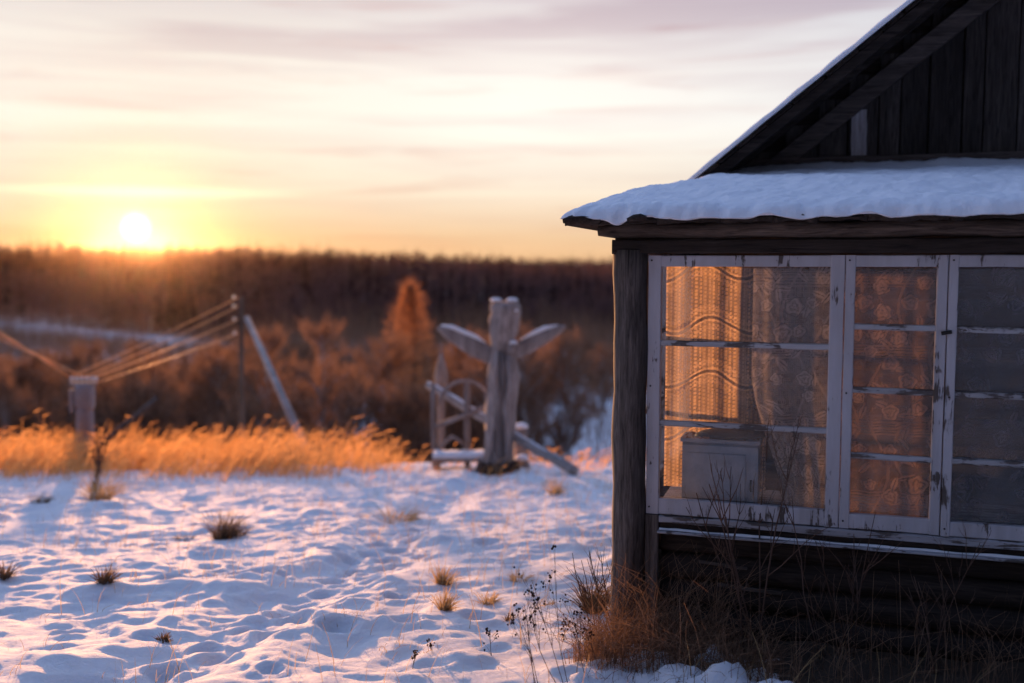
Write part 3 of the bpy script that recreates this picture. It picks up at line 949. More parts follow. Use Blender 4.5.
# far pole that carries the wires out of the picture to the left
qb = Vector((-15.5, 17.5, 0)); qb.z = tz(qb.x, qb.y) - .1
pole2 = empty('power_pole', qb)
tag(pole2, 'wooden power pole beyond the left edge carrying the wires on', 'pole')
MB().tube([(0, 0, 0), (0, 0, 4.6), (0, 0, 8.0)], [.09, .08, .06], 12, .03).build('shaft', M['post'], pole2, True)
ordn = ('highest', 'second highest', 'third highest', 'fourth highest', 'second lowest', 'lowest')


def wire(name, a, c, sag, label, grp):
    pts = []
    for i in range(21):
        t = i / 20; p = a.lerp(c, t); p.z -= sag * 4 * t * (1 - t); pts.append(p - a)
    o = MB().tube(pts, .007, 6).build(name, M['wire'], None, True); o.location = a
    tag(o, label, 'wire', grp)


for k in range(4):
    a = at(244, PINS[k], PY_) + Vector((-.10, -.03, .06)); c = Vector((ib.x, IY, ib.z)) + il(IPX[(0, 2, 3, 5)[k]], 384) + Vector((0, 0, (.12, .09, .06, .02)[k]))
    wire('overhead_wire', a, c, .03, ordn[(0, 1, 4, 5)[k]] + ' of the sunlit wires from the propped pole to the insulator post', 'wires between the propped pole and the insulator post')
for k in range(4):
    c = Vector((ib.x, IY, ib.z)) + il(IPX[(0, 1, 3, 4)[k]], 384) + Vector((0, 0, .07)); a = Vector((qb.x, qb.y, (5.3, 4.75, 4.1, 3.5)[k]))
    wire('overhead_wire', c, a, .12, ordn[(0, 1, 4, 5)[k]] + ' of the wires leaving the insulator post to the left', 'wires leaving the picture to the left')
# fallen pole sticking out of the grass
s0 = at(157, 398, 14.4); s1 = at(70, 452, 13.7); s1.z = min(s1.z, tz(s1.x, 13.7) + .02)
o = MB().tube([(0, 0, 0), (s0 - s1) * .5, s0 - s1], [.045, .042, .032], 10, .04).build('fallen_pole', M['post'], None, True); o.location = s1
tag(o, 'thin wooden pole slanting up out of the golden grass', 'pole')

# ------------------------------------------------------------------ grass
def grass(rs, cx, cy, h, lean, w, spread, seg=3, curl=.35):
    n = len(cx)
    z = terrain(cx, cy) - .01
    b = np.stack([cx, cy, z], -1)
    d = np.stack([rs.normal(0, spread, n) + lean[0], rs.normal(0, spread, n) + lean[1], np.ones(n)], -1)
    d /= np.linalg.norm(d, axis=1, keepdims=True)
    t = b + d * h[:, None]
    bend = np.stack([-d[:, 0] * h * curl * .4, -d[:, 1] * h * curl * .4, h * .05], -1) + rs.normal(0, .03, (n, 3)) * h[:, None]
    return strips(b, t, w, w * .35, bend, seg, rs)


rs_ = np.random.default_rng(5)
n = 27000
cx = rs_.uniform(-11.5, 1.9, n); cy = rs_.normal(14.1, 1.15, n)
clump = perlin(cx * 1.1, cy * .9) + .6 * perlin(cx * 3.1, cy * 3)
dens = 1 - sstep(-3.6, -1.0, cx) * .90
keep = (rs_.random(n) < dens) & (clump + rs_.normal(0, .15, n) > -.12) & (cy > 12.3 + 1.5 * perlin(cx * .9, 0 * cx + 3) + rs_.normal(0, .75, n) + .5 * sstep(-4, -1.5, cx))
cx, cy, clump = cx[keep], cy[keep], clump[keep]; n = len(cx)
h = (.13 + .46 * rs_.random(n) ** 1.7) * (1 + .8 * clump) * (1 - .45 * sstep(-2.6, -1.2, cx))
P = [grass(rs_, cx, cy, h, (.55, -.05), np.full(n, .010), .22)]
k = rs_.random(n) < .35                        # seed heads
V1, F1 = P[0]
tips = V1.reshape(n, -1, 3)[:, -1][k]; m = len(tips)
dv = np.stack([rs_.normal(.10, .03, m), rs_.normal(0, .03, m), rs_.normal(.02, .03, m)], -1)
P.append(strips(tips - dv * .3, tips + dv * .7, np.full(m, .015), np.full(m, .005), None, 1, rs_))
parts = [strips_to for strips_to in P]
# different segment counts share the quad layout, so they merge directly
V, F = merge(parts)
o = link('tall_golden_grass', np_mesh('tall_golden_grass', V, F), M['gold_grass'])
tag(o, 'tall golden dry grass along the crest of the slope', 'grass', kind='stuff')

# thin lone stalks all over the snow
n = 5200
cx = rs_.uniform(-6.5, 1.6, n); cy = 3.2 + rs_.random(n) ** .8 * 9.5
uu = (cx - ORG[0]) * H_E[0] + (cy - ORG[1]) * H_E[1]; nn = (cx - ORG[0]) * H_N[0] + (cy - ORG[1]) * H_N[1]
cl = .08 + perlin(cx * 1.3 + 5, cy * 1.1) + .5 * sstep(-2.5, 1., cx) - .15
keep = ~((uu > -.2) & (nn > -.05)) & (cl > .06)
cx, cy = cx[keep], cy[keep]; n = len(cx)
h = rs_.uniform(.05, .24, n)
Pq = [grass(rs_, cx, cy, h, (.15, 0), np.full(n, .0032), .34)]
m = 60000                                        # short matted clumps where the turf shows through
ax = rs_.uniform(-7.5, 1.6, m); ay = 3.3 + rs_.random(m) ** .8 * 9.5
au = (ax - ORG[0]) * H_E[0] + (ay - ORG[1]) * H_E[1]; an = (ax - ORG[0]) * H_N[0] + (ay - ORG[1]) * H_N[1]
kk = (perlin(ax * 3.4 + 15, ay * 2.6) + .35 * perlin(ax * 11, ay * 9) + .07 * sstep(-2, 1., ax) > .36) & ~((au > -.2) & (an > -.05)) & (rs_.random(m) < .75)
ax, ay = ax[kk], ay[kk]; m = len(ax)
Pq.append(grass(rs_, ax, ay, rs_.uniform(.02, .09, m), (.25, 0), np.full(m, .0034), .65, 3, .9))
V, F = merge(Pq)
o = link('dry_stalks', np_mesh('dry_stalks', V, F), M['dry_grass'])
tag(o, 'thin dry stalks poking out of the snow', 'grass', kind='stuff')


def tuft(x, y, h, r, n, label, mat='dark_grass', lean=(.2, 0), w=.0055, seed=0, name='grass_tuft'):
    rq = np.random.default_rng(seed + int(x * 100) % 97)
    a = rq.uniform(0, 6.28, n); q = r * np.sqrt(rq.random(n)) * .5
    cx = x + q * np.cos(a); cy = y + q * np.sin(a)
    hh = rq.uniform(.4, 1, n) * h
    z = tz(x, y)
    b = np.stack([cx - x, cy - y, np.full(n, -.02)], -1)
    ka = rq.uniform(-1, 1, n) * .5
    d = np.stack([np.cos(a + ka) * r / h * rq.uniform(.0, 1.8, n) ** 1.3 + lean[0] + rq.normal(0, .25, n), np.sin(a + ka) * r / h * rq.uniform(.0, 1.8, n) ** 1.3 + lean[1], rq.uniform(.35, 1, n)], -1)
    d /= np.linalg.norm(d, axis=1, keepdims=True)
    V, F = strips(b, b + d * hh[:, None], np.full(n, w), np.full(n, w * .3), np.stack([0 * hh, 0 * hh, hh * .12], -1), 3, rq)
    o = link(name, np_mesh(name, V, F), M[mat]); o.location = (x, y, z)
    tag(o, label, 'grass tuft', 'grass tufts standing in the snow')
    return o


def on_ground(px, py):
    """where the view ray through a photo point meets the slope"""
    best = None
    for Yq in np.arange(3.0, 16, .05):
        p = at(px, py, Yq)
        if p.z <= tz(p.x, Yq): return p.x, Yq
    return p.x, 14.


TF = [(222, 540, 24, 26, 'biggest dark tuft, upright beside the snow hollow left of centre', 'dark_grass', 160),
      (237, 536, 12, 18, 'low dark tuft touching the biggest tuft on its right', 'dark_grass', 60),
      (105, 583, 15, 20, 'dark round tuft in the snow in the lower left', 'dark_grass', 90),
      (163, 644, 9, 11, 'tiny dark tuft at the bottom left of the snow', 'dark_grass', 45),
      (40, 503, 10, 22, 'flat dark tuft near the grass at the far left', 'dark_grass', 60),
      (4, 580, 15, 16, 'brown tuft cut by the left edge of the picture', 'dark_grass', 60),
      (185, 541, 7, 26, 'low brown tuft just left of the biggest tuft', 'dark_grass', 50),
      (442, 584, 16, 16, 'rusty upright tuft in the middle of the snow', 'dry_grass', 90),
      (444, 612, 18, 12, 'narrow rusty tuft below the middle tuft', 'dry_grass', 60),
      (487, 604, 12, 20, 'sparse rusty tuft right of the narrow one', 'dry_grass', 60),
      (520, 582, 10, 28, 'low straw coloured tuft right of centre', 'dry_grass', 70),
      (549, 607, 7, 14, 'small matted brown tuft left of the house', 'dry_grass', 50),
      (509, 621, 8, 12, 'small dark tuft in the snow dip near the house', 'dark_grass', 50),
      (592, 612, 26, 26, 'bushy brown tuft close beside the corner post', 'dark_grass', 220),
      (555, 494, 14, 20, 'orange tuft near the lower end of the leaning log', 'dry_grass', 70),
      (395, 520, 16, 70, 'wide faint straw tuft in front of the golden grass', 'dry_grass', 110),
      (500, 523, 8, 60, 'wide low straw tuft below the carved figure', 'dry_grass', 60),
      (100, 500, 24, 36, 'greyish tuft in front of the insulator post', 'dry_grass', 120)]
for px, py, hp, wp, lab, mt, n in TF:
    x, y = on_ground(px, py)
    tuft(x, y, 1.55 * hp * y / FPX, wp * y / FPX * .5, int(n * 1.8), lab, mt, seed=px)

# the tangle at the foot of the porch
def house_pts(rs, n, u0, u1, n0, n1):
    u = rs.uniform(u0, u1, n); q = rs.uniform(n0, n1, n)
    return ORG[0] + u * H_E[0] + q * H_N[0], ORG[1] + u * H_E[1] + q * H_N[1], u, q


rq = np.random.default_rng(9)
P = []
cx, cy, u, q = house_pts(rq, 2600, -.22, .55, -.55, -.10)
h = rq.uniform(.06, .30, len(cx)) * (1 - .4 * sstep(.1, .5, u)); P.append(grass(rq, cx, cy, h, (.1, -.1), np.full(len(cx), .0032), .75, 3, 1.1))
cx, cy, u, q = house_pts(rq, 260, -.15, .35, -.35, -.10)
h = rq.uniform(.25, .5, len(cx)); P.append(grass(rq, cx, cy, h, (.1, -.1), np.full(len(cx), .0028), .45, 3, .9))
cx, cy, u, q = house_pts(rq, 480, .3, 2.2, -.60, -.08)
h = rq.uniform(.08, .42, len(cx)); P.append(grass(rq, cx, cy, h, (.05, 0), np.full(len(cx), .0030), .55, 3, .9))
cx, cy, u, q = house_pts(rq, 420, -.1, .9, -.72, -.3)
h = rq.uniform(.03, .13, len(cx)); P.append(grass(rq, cx, cy, h, (.05, 0), np.full(len(cx), .0028), .9, 3, 1.2))
V, F = merge(P)
o = link('tangled_dead_grass', np_mesh('tangled_dead_grass', V, F), leafy('tangled_grass', (.08, .05, .035), (.36, .22, .14), .4))
tag(o, 'tangled dead grass along the foot of the porch wall', 'grass', kind='stuff')


def shrub(loc, seed, stems, h, spread, label, mat='twig', lean=(0, 0), rr=.0035, buds=False, name='bare_shrub', cat='shrub', group=None, kids=(3, 5), rel=.42):
    """thin woody stems that fork twice, with side buds"""
    rs = random.Random(seed); st = MB(); heads = []
    def grow(p, d, L, r, depth):
        n = 5; pts = [p]; 
        for i in range(n):
            d = (d + Vector((rs.uniform(-.16, .16), rs.uniform(-.16, .16), rs.uniform(-.05, .12)))).normalized()
            pts.append(pts[-1] + d * L / n)
        st.tube(pts, [r * (1 - .6 * i / n) for i in range(n + 1)], 5, .1)
        if buds and depth >= 1:
            for _ in range(rs.randint(1, 3)):
                q = pts[-1] + Vector((rs.uniform(-.008, .008), rs.uniform(-.008, .008), rs.uniform(-.006, .01)))
                R = rs.uniform(.0022, .0048)
                bd = MB(); heads.append(bd); bd.loft([rot_ring((q.x, q.y, q.z + dz * R), R * k, R * k, 6, .2, rs) for dz, k in ((-1, .3), (-.4, .9), (.4, .9), (1, .3))])
        if depth < 2:
            for _ in range(rs.randint(*kids) if depth == 0 else rs.randint(1, 3)):
                t = rs.uniform(.35, .95); i = int(t * n); q = pts[i]
                dd = (d + Vector((rs.uniform(-1, 1), rs.uniform(-1, 1), rs.uniform(-.2, .6))) * .75).normalized()
                grow(q, dd, L * rs.uniform(rel * .6, rel), r * .55, depth + 1)
    for _ in range(stems):
        p = Vector((rs.uniform(-.06, .06), rs.uniform(-.04, .04), -.03))
        d = Vector((rs.uniform(-spread, spread) + lean[0], rs.uniform(-spread, spread) + lean[1], 1)).normalized()
        grow(p, d, h * rs.uniform(.6, 1), rr, 0)
    if buds:
        e = empty(name, loc); tag(e, label, cat, group)
        st.build('stem', M[mat], e, True); [q.build('seed_head', M['seed'], e, True) for q in heads[:60]]
        return e
    o = st.build(name, M[mat], None, True); o.location = loc
    tag(o, label, cat, group)
    return o


def hg(u, n):
    p = hw(u, n, 0); return (p.x, p.y, tz(p.x, p.y))


GS = 'bare shrubs against the porch wall'
shrub(hg(.46, -.15), 4, 6, 1.02, .26, 'bare twiggy shrub reaching up before the wide window', lean=(-.12, 0), rr=.0048, group=GS)
shrub(hg(.78, -.16), 8, 6, .68, .22, 'thin bare shrub below the post between the two left windows', rr=.0035, group=GS)
shrub(hg(1.15, -.2), 9, 6, .6, .3, 'thin bare shrub below the narrow window', rr=.003, group=GS)
shrub(hg(.12, -.16), 17, 4, .42, .4, 'low bare shrub beside the corner post under the wide window', rr=.003, group=GS)
shrub(hg(1.6, -.25), 19, 5, .5, .3, 'low bare shrub in the dark under the right window', rr=.003, group=GS)
x, y = on_ground(612, 640)
shrub((x - .03, y, tz(x, y)), 23, 5, .55, .22, 'slanting reddish twigs left of the corner post', lean=(-.28, 0), rr=.0032, name='bare_shrub', group=GS)
WD = [(560, 686, .42, (-.35, .1), 'seedy weed with dark berries in the lower middle of the snow'), (590, 676, .34, (-.2, .1), 'seedy weed leaning left nearest the corner post'),
      (535, 700, .45, (-.1, .1), 'seedy weed rising from the bottom edge of the picture'), (505, 660, .16, (.1, 0), 'short seedy weed in the snow left of the taller weeds'),
      (435, 655, .10, (0, 0), 'tiny seedy weed furthest left of the weeds'), (575, 640, .18, (.1, 0), 'short seedy weed in the snow behind the taller weeds'), (400, 668, .12, (.2, 0), 'small seedy weed at the bottom of the snow left of centre')]
for i, (px, py, h, ln, lab) in enumerate(WD):
    x, y = on_ground(px, py)
    shrub((x, y, tz(x, y)), 40 + i, 3 if h > .3 else 1, h, .25, lab, lean=ln, rr=.0016, buds=True, name='seedy_weed', cat='weed', group='dead weeds with seed heads', rel=.5)
x, y = on_ground(95, 492)
shrub((x, y, tz(x, y)), 77, 8, .80, .45, 'dark twiggy weed standing before the insulator post', lean=(.1, 0), rr=.007, name='bare_shrub', group='bare shrubs on the slope')

# ------------------------------------------------------------------ trees in the valley
def bare_tree(seed, h, crown_w, style):
    """trunk with limbs, and a crown of fine twigs"""
    rs = random.Random(seed); rq = np.random.default_rng(seed)
    tr = MB(); ends = []
    lean = Vector((rs.uniform(-.05, .05), rs.uniform(-.05, .05), 1)).normalized()
    top = lean * h
    stems = 1 if style != 'bush' else rs.randint(4, 7)
    for s in range(stems):
        d = (lean + (Vector((rs.uniform(-.35, .35), rs.uniform(-.35, .35), 0)) if stems > 1 else Vector((0, 0, 0)))).normalized()
        hh = h * (rs.uniform(.75, .98) if stems > 1 else .97)
        pts = [d * hh * t + Vector((.04 * h * math.sin(3 * t + s) * t, 0, 0)) for t in (0, .2, .4, .6, .8, 1)]
        r0 = h * (.012 if stems == 1 else .007)
        tr.tube(pts, [r0 * (1 - .85 * t) for t in (0, .2, .4, .6, .8, 1)], 6)
        for _ in range((22 if style == 'larch' else 26) if stems == 1 else 10):
            t = rs.uniform(.18 if style != 'birch' else .35, .96)
            p = d * hh * t
            if style == 'larch': reach = crown_w * .5 * (1.02 - t) * 1.25 + .10
            elif style == 'birch': reach = crown_w * .5 * math.sin(math.pi * min(1, (t - .2) * 1.15)) + .2
            else: reach = crown_w * .30 * (1.2 - t) + .3
            a = rs.uniform(0, 6.28)
            dd = Vector((math.cos(a), math.sin(a), .25 if style == 'larch' else rs.uniform(.5, 1.3)))
            e = p + dd.normalized() * reach
            tr.tube([p, p.lerp(e, .5) + Vector((0, 0, .04 * reach)), e], [r0 * .3, r0 * .2, r0 * .06], 4, cap=False)
            ends.append((p, e))
    n = {'bush': 1500, 'birch': 1900, 'larch': 3600}[style]
    A = np.array([list(a) for a, b in ends]); B = np.array([list(b) for a, b in ends])
    k = rq.integers(0, len(A), n); t = rq.uniform(.25, 1.05, n)[:, None]
    c = A[k] * (1 - t) + B[k] * t + rq.normal(0, .05 * crown_w, (n, 3)) * .6
    if style == 'larch':
        t2 = rq.random(n) ** .8 * .86 + .12; aa = rq.uniform(0, 6.28, n); rr_ = crown_w * .5 * (1.03 - t2) ** 1.05 * (1.0 + .22 * np.sin(aa * 3 + t2 * 9)) * rq.random(n) ** .65
        c = np.stack([rr_ * np.cos(aa), rr_ * np.sin(aa), t2 * h], -1)
    d = (B[k] - A[k]); d /= np.linalg.norm(d, axis=1, keepdims=True)
    d = d * .5 + rq.normal(0, .45, (n, 3)); d[:, 2] += .55 if style != 'larch' else -.1
    d /= np.linalg.norm(d, axis=1, keepdims=True)
    L = rq.uniform(.25, .75, n)[:, None] * (h / 8)
    V, F = strips(c, c + d * L, np.full(n, .030 if style != 'larch' else .045), np.full(n, .010), None, 1, rq)
    tm = bpy.data.meshes.new('trunk'); tm.from_pydata(tr.v, [], tr.f); tm.update()
    tm.materials.append(M['birch'] if style == 'birch' else M['trunk'])
    cm = np_mesh('crown', V, F); cm.materials.append(M['larch'] if style == 'larch' else M['bush_twig'])
    return tm, cm


PROTO = {'bush': [bare_tree(100 + i, 5.5, 4.2, 'bush') for i in range(4)], 'birch': [bare_tree(200 + i, 9.0, 3.6, 'birch') for i in range(4)],
         'larch': [bare_tree(300 + i, 11.0, 9.6, 'larch') for i in range(1)]}


def plant(style, i, x, y, s, rz, label, group, sz=1.0):
    tm, cm = PROTO[style][i % len(PROTO[style])]
    z = float(terrain(np.array([x]), np.array([y]), False)[0]) - .15
    e = empty('bare_tree' if style != 'bush' else 'bare_bush', (x, y, z), rz); e.scale = (s, s, s * sz)
    tag(e, label, 'tree' if style != 'bush' else 'bush', group)
    for nm, me in (('trunk', tm), ('crown', cm)):
        o = bpy.data.objects.new(nm, me); COL.objects.link(o); o.parent = e
    return e


plant('larch', 0, (410 - 512) / FPX * 68, 68., 1.02, .4, 'tall rust orange cone shaped tree rising above the thicket', None, 1.0)
rs = random.Random(66)
for i in range(340):
    t = i / 339
    y = rs.uniform(38, 112)
    px = rs.uniform(-160, 800)
    x = (px - 512) / FPX * y
    if px > 300 and px < 500 and 55 < y < 82: continue
    if 44 < y < 92 and px > 505 and rs.random() < .72: continue
    want = 322 + rs.uniform(0, 40) + (14 if px < 215 and y > 60 else 0) + (10 if 330 < px < 380 else 0)      # crown line about here in the photo
    gz_ = float(terrain(np.array([x]), np.array([y]), False)[0])
    h = CZ - (want - 262) / FPX * y - gz_
    if px < 230: h = min(h, CZ - (352 - 262) / FPX * y - gz_ + rs.uniform(-.5, .9))
    h = max(2.5, h)
    st = 'birch' if rs.random() < .45 and h > 6 else 'bush'
    s = h / (9.0 if st == 'birch' else 5.5)
    plant(st, rs.randint(0, 3), x, y, s * (1 if st == 'birch' else .95), rs.uniform(0, 6.28),
          'slender bare tree in the thicket below the slope' if st == 'birch' else 'many stemmed bare bush in the thicket below the slope',
          'bare trees in the thicket' if st == 'birch' else 'bare bushes in the thicket')

# brushwood between the trees, too dense to count
rq = np.random.default_rng(70)
n = 130000
by = 34 + 158 * rq.random(n) ** .9; bx = rq.uniform(-.75, .45, n) * by
hh = rq.uniform(.8, 3.6, n) * (1 + .5 * sstep(90, 150, by)) * (1 + .5 * perlin(bx / 6, by / 6)) * (.6 + .4 * sstep(40, 60, by))
lf0 = sstep(-.24, -.34, bx / by)
keep = (perlin(bx / 9 + 3, by / 9) + rq.normal(0, .12, n) > -.22 - .4 * lf0)
lf = sstep(-.24, -.34, bx / by)
hh *= 1 - .48 * lf * sstep(80, 120, by)

qq = bx / by + .03 * perlin(bx / 3, by / 5)
keep &= ~((by > 40) & (by < 92) & (qq > -.02) & (rq.random(n) > .15)) & ~((by < 92) & (by > 55) & (np.abs(qq + .16) < .03))
bx, by, hh = bx[keep], by[keep], hh[keep]
m = 42000; y2 = rq.uniform(150, 240, m)
bx = np.concatenate([bx, rq.uniform(-.8, .5, m) * y2]); by = np.concatenate([by, y2]); hh = np.concatenate([hh, rq.uniform(2, 6, m)]); 
q_ = bx / by; fld = (by > 168 - (q_ + .514) * 114 + 3 * perlin(bx / 8, by / 8)) & (by < 203 - (q_ + .514) * 224) & (q_ < -.2)
bx, by, hh = bx[~fld], by[~fld], hh[~fld]; n = len(bx)
bz = terrain(bx, by, False)
b = np.stack([bx, by, bz - .1], -1)
d = np.stack([rq.normal(0, .22, n), rq.normal(0, .22, n), np.ones(n)], -1) * hh[:, None]
V, F = strips(b, b + d, .055, .03, rq.normal(0, .12, (n, 3)), 2, rq)
o = link('brushwood', np_mesh('brushwood', V, F), M['bush_twig']); tag(o, 'dense brown brushwood filling the thicket below the slope', 'brushwood', kind='stuff')

# the forest beyond reads as one mass
rq = np.random.default_rng(77)
n = 7500
fq = rq.uniform(-.85, .62, n); f0 = np.where(fq > -.22, 150, np.clip(203 - (fq + .514) * 224, 150, 215)) + 6
fy = f0 + (465 - f0) * rq.random(n) ** 1.2; fx = fq * fy
fy2 = rq.uniform(1000, 1500, 2600); fx2 = rq.uniform(-.7, .62, 2600) * fy2
Xf = np.concatenate([fx, fx2]); Yf = np.concatenate([fy, fy2])
big = np.concatenate([np.ones(n), np.full(2600, 1.6)])
zf = terrain(Xf, Yf, False)
hf = rq.uniform(7.5, 12.5, len(Xf)) * (1 + .45 * perlin(Xf / 24, Yf / 40)) * (1 - .45 * (1 - sstep(150, 215, Yf)))
con = (perlin(Xf / 42 + 8, Yf / 42) + rq.normal(0, .16, len(Xf))) > .13
hf = hf * np.where(con, 1.18, 1.0)
Pd, Pc = [], []
dec = np.where(~con)[0]
K = 26
k = np.repeat(dec, K); m = len(k)
a = rq.uniform(0, 6.28, m); t = rq.uniform(.2, .82, m)
r = np.sin(np.pi * np.clip(t, 0, 1)) * 1.9 * rq.random(m) * big[k]
c = np.stack([Xf[k] + r * np.cos(a), Yf[k] + r * np.sin(a), zf[k] + hf[k] * t], -1)
d = np.stack([np.cos(a) * .35, np.sin(a) * .35, np.ones(m)], -1) * (rq.uniform(1.0, 2.6, m) * big[k])[:, None]
Pd.append(strips(c, c + d, .16 * big[k], .05 * big[k], None, 1, rq))
b = np.stack([Xf[dec], Yf[dec], zf[dec] - .5], -1); tp = b.copy(); tp[:, 2] += hf[dec]
Pd.append(strips(b, tp, .28 * big[dec], .06, None, 1, rq))
cf = np.where(con)[0]; K = 34
k = np.repeat(cf, K); m = len(k)
a = rq.uniform(0, 6.28, m); t = rq.uniform(.12, 1., m) ** .9
r = 1.9 * (1.03 - t) * big[k]
c = np.stack([Xf[k], Yf[k], zf[k] + hf[k] * t], -1)
d = np.stack([np.cos(a) * r, np.sin(a) * r, -.35 * r], -1)
Pc.append(strips(c, c + d, 1.0 * big[k] * (1.1 - t), .4 * (1.05 - t), None, 1, rq))
V, F = merge(Pd); o = link('bare_forest', np_mesh('bare_forest', V, F), M['forest_twig']); tag(o, 'grey brown bare forest covering the far hillside', 'forest', kind='stuff')
V, F = merge(Pc); o = link('spruce_forest', np_mesh('spruce_forest', V, F), M['spruce']); tag(o, 'dark spruces scattered through the far forest', 'forest', kind='stuff')

# ------------------------------------------------------------------ haze
hz = MB()
x0, x1, y0, y1, z0_, z1_ = -1500, 1500, -80, 1800, -20, 28
hz.add([(x0, y0, z0_), (x1, y0, z0_), (x1, y1, z0_), (x0, y1, z0_), (x0, y0, z1_), (x1, y0, z1_), (x1, y1, z1_), (x0, y1, z1_)],
       [(3, 2, 1, 0), (4, 5, 6, 7), (0, 1, 5, 4), (1, 2, 6, 5), (2, 3, 7, 6), (3, 0, 4, 7)])
N = NT('haze')
pv = N.n('ShaderNodeVolumePrincipled', {'Color': (1.0, .72, .50, 1), 'Density': .000012, 'Anisotropy': .95})  # orange forward scatter, added for the lens glow over the trees near the sun
N.t.links.new(pv.outputs[0], N.out.inputs['Volume'])
N.m.cycles.homogeneous_volume = True
o = hz.build('haze', N.m); o['kind'] = 'stuff'; o['label'] = 'thin warm haze added for the glow around the sun'; o['category'] = 'haze'

# ------------------------------------------------------------------ sky and sun
w = bpy.data.worlds.new('World'); sc.world = w; w.use_nodes = True
nt = w.node_tree; nt.nodes.clear()
def wn(typ, ins=None, **kw):
    nd = nt.nodes.new(typ)
    for k, v in kw.items(): setattr(nd, k, v)
    for k, v in (ins or {}).items():
        if isinstance(v, bpy.types.NodeSocket): nt.links.new(v, nd.inputs[k])
        else: nd.inputs[k].default_value = v
    return nd
def wm(op, a, b=None, clamp=False):
    i = {0: a}
    if b is not None: i[1] = b
    return wn('ShaderNodeMath', i, operation=op, use_clamp=clamp).outputs[0]
def wramp(f, stops):
    nd = wn('ShaderNodeValToRGB', {0: f}); cr = nd.color_ramp
    while len(cr.elements) < len(stops): cr.elements.new(.5)
    for e, (p, c) in zip(cr.elements, stops):
        e.position = p; e.color = (*c, 1) if not np.isscalar(c) else (c, c, c, 1)
    return nd.outputs[0]
def wmix(f, a, b, mode='MIX'):
    nd = nt.nodes.new('ShaderNodeMix'); nd.data_type = 'RGBA'; nd.blend_type = mode; nd.clamp_result = False
    for i, v in ((0, f), (6, a), (7, b)):
        if isinstance(v, bpy.types.NodeSocket): nt.links.new(v, nd.inputs[i])
        elif i == 0: nd.inputs[i].default_value = v
        else: nd.inputs[i].default_value = (*v, 1)
    return nd.outputs[2]
sky = wn('ShaderNodeTexSky', sky_type='NISHITA', sun_disc=False, sun_elevation=SUN_EL, sun_rotation=SUN_AZ, altitude=100, air_density=1.0, dust_density=1.2, ozone_density=1.5)
SKYK = .12
dirv = wn('ShaderNodeTexCoord').outputs['Generated']
sep = wn('ShaderNodeSeparateXYZ', {0: dirv})
dx, dy, dz = sep.outputs
el = wm('ARCSINE', dz)                               # radians
azi = wm('ARCTAN2', dx, dy)
eldeg = wm('MULTIPLY', el, 57.2958)
# long thin cloud streaks: stretched noise over azimuth and height
cv = wn('ShaderNodeCombineXYZ', {0: wm('MULTIPLY', azi, 2.2), 1: wm('MULTIPLY', el, 34.0), 2: 0.0}).outputs[0]
n1 = wn('ShaderNodeTexNoise', {'Vector': cv, 'Scale': 1.0, 'Detail': 5, 'Roughness': .55, 'Distortion': .35}).outputs[0]
cv2 = wn('ShaderNodeCombineXYZ', {0: wm('MULTIPLY', azi, 5.0), 1: wm('MULTIPLY', el, 60.0), 2: 4.0}).outputs[0]
n2 = wn('ShaderNodeTexNoise', {'Vector': cv2, 'Scale': 1.0, 'Detail': 4, 'Roughness': .5, 'Distortion': .5}).outputs[0]
e01 = wm('DIVIDE', eldeg, 90.0, True)
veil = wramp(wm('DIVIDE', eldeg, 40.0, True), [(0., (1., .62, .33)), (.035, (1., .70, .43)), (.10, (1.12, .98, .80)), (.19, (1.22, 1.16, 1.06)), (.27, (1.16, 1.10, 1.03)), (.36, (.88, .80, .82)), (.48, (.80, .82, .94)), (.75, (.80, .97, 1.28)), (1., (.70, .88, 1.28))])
sdot = wn('ShaderNodeVectorMath', {0: dirv, 1: tuple(SUN)}, operation='DOT_PRODUCT').outputs['Value']
ang = wm('MULTIPLY', wm('ARCCOSINE', wm('MINIMUM', sdot, .9999999)), 57.2958)
# the veil is bright around the sun and dull behind the camera
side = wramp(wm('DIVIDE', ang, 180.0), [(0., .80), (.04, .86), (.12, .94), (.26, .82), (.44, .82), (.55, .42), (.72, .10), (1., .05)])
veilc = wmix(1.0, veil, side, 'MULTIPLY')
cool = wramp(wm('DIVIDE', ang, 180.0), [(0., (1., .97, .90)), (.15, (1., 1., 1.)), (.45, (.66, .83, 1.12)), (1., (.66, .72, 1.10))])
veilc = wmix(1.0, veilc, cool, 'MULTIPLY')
# darker lilac streaks higher up, salmon lower down
amt = wm('MULTIPLY', wramp(n1, [(.43, 0.), (.60, 1.)]), wramp(wm('DIVIDE', eldeg, 40.0, True), [(0., .15), (.12, .28), (.24, .35), (.33, .75), (.5, .8), (1., .4)]))
veilc = wmix(amt, veilc, wmix(1.0, veilc, (.74, .64, .70), 'MULTIPLY'))
amt2 = wm('MULTIPLY', wramp(n2, [(.55, 0.), (.72, 1.)]), wramp(wm('DIVIDE', eldeg, 40.0, True), [(0., .2), (.08, .5), (.2, .5), (.4, .7), (1., .2)]))
veilc = wmix(amt2, veilc, wmix(1.0, veilc, (.86, .70, .70), 'MULTIPLY'))
mixed = wmix(.95, wmix(1.0, sky.outputs[0], (SKYK, SKYK, SKYK), 'MULTIPLY'), veilc)
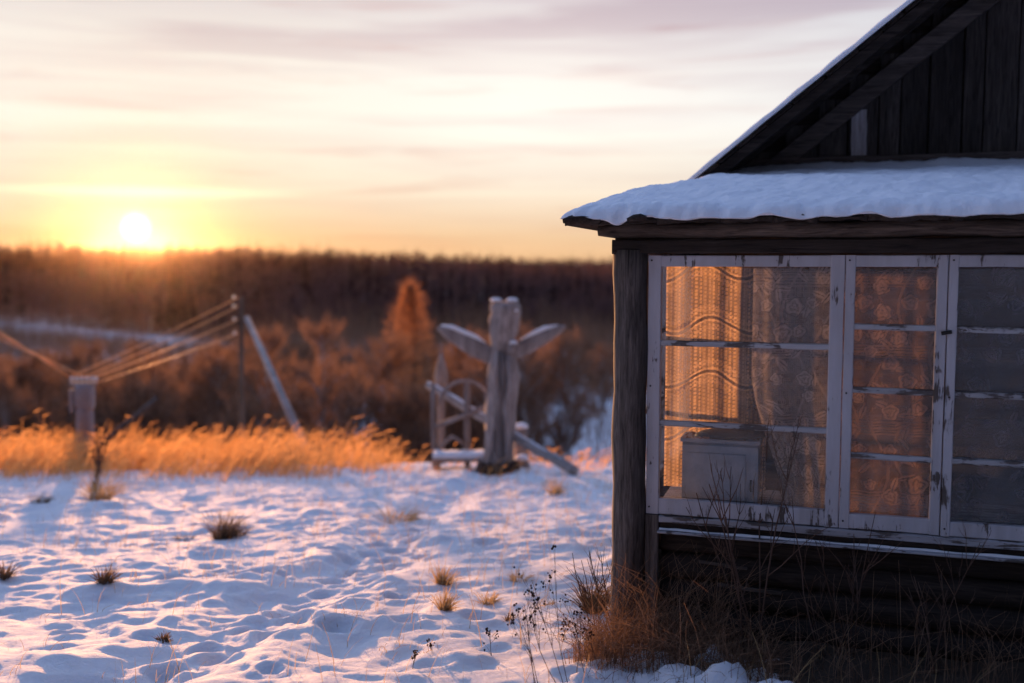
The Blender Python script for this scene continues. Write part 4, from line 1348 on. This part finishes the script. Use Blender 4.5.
# low golden glow around the sun, the dazzling disc, and the lit cloud bar above it
g1 = wm('MULTIPLY', wm('EXPONENT', wm('MULTIPLY', ang, -.50)), .14)
g2 = wm('MULTIPLY', wm('EXPONENT', wm('MULTIPLY', wm('POWER', wm('DIVIDE', ang, .34), 2.0), -1.0)), 45.0)
glow = wn('ShaderNodeVectorMath', {0: (1.0, .62, .16), 'Scale': g1}, operation='SCALE').outputs[0]
disc = wn('ShaderNodeVectorMath', {0: (1.0, .86, .55), 'Scale': g2}, operation='SCALE').outputs[0]
dbar = wm('DIVIDE', wm('SUBTRACT', eldeg, 3.75), .22)
dazi = wm('DIVIDE', wm('SUBTRACT', azi, SUN_AZ), .10)
bar = wm('MULTIPLY', wm('EXPONENT', wm('MULTIPLY', wm('ADD', wm('POWER', dbar, 2.0), wm('POWER', dazi, 2.0)), -1.0)), wm('MULTIPLY', wm('ADD', n2, .3), .9))
barc = wn('ShaderNodeVectorMath', {0: (1.0, .72, .40), 'Scale': bar}, operation='SCALE').outputs[0]
tot = wn('ShaderNodeVectorMath', {0: mixed, 1: glow}, operation='ADD').outputs[0]
tot = wn('ShaderNodeVectorMath', {0: tot, 1: disc}, operation='ADD').outputs[0]
tot = wn('ShaderNodeVectorMath', {0: tot, 1: barc}, operation='ADD').outputs[0]
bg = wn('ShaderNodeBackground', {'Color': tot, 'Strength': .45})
wo = wn('ShaderNodeOutputWorld', {'Surface': bg.outputs[0]})

sl_ = bpy.data.lights.new('sun', 'SUN'); sl_.energy = 3.9; sl_.angle = rad(.8); sl_.color = (1.0, .45, .17)
so = bpy.data.objects.new('sun', sl_); COL.objects.link(so)
so.rotation_euler = (-SUN).to_track_quat('-Z', 'Y').to_euler()
so.location = (-5, 12, 8)

# ------------------------------------------------------------------ camera
cd = bpy.data.cameras.new('camera'); cam = bpy.data.objects.new('camera', cd); COL.objects.link(cam)
cd.lens = 35.0; cd.sensor_width = 36.0; cd.clip_end = 8000; cd.clip_start = .05
cam.location = (0, 0, CZ); cam.rotation_euler = (math.pi / 2 - PITCH, 0, 0)
cd.dof.use_dof = True; cd.dof.focus_distance = 4.1; cd.dof.aperture_fstop = 1.2
sc.camera = cam

sc.view_settings.view_transform = 'Standard'; sc.view_settings.look = 'None'
sc.view_settings.exposure = 1.15; sc.view_settings.gamma = 1.0
sc.view_settings.use_curve_mapping = False
sc.render.engine = 'CYCLES'
cy_ = sc.cycles
cy_.use_denoising = True
cy_.max_bounces = 8; cy_.transparent_max_bounces = 12; cy_.volume_bounces = 0; cy_.transmission_bounces = 4
cy_.sample_clamp_indirect = 6.0
cy_.caustics_reflective = False; cy_.caustics_refractive = False
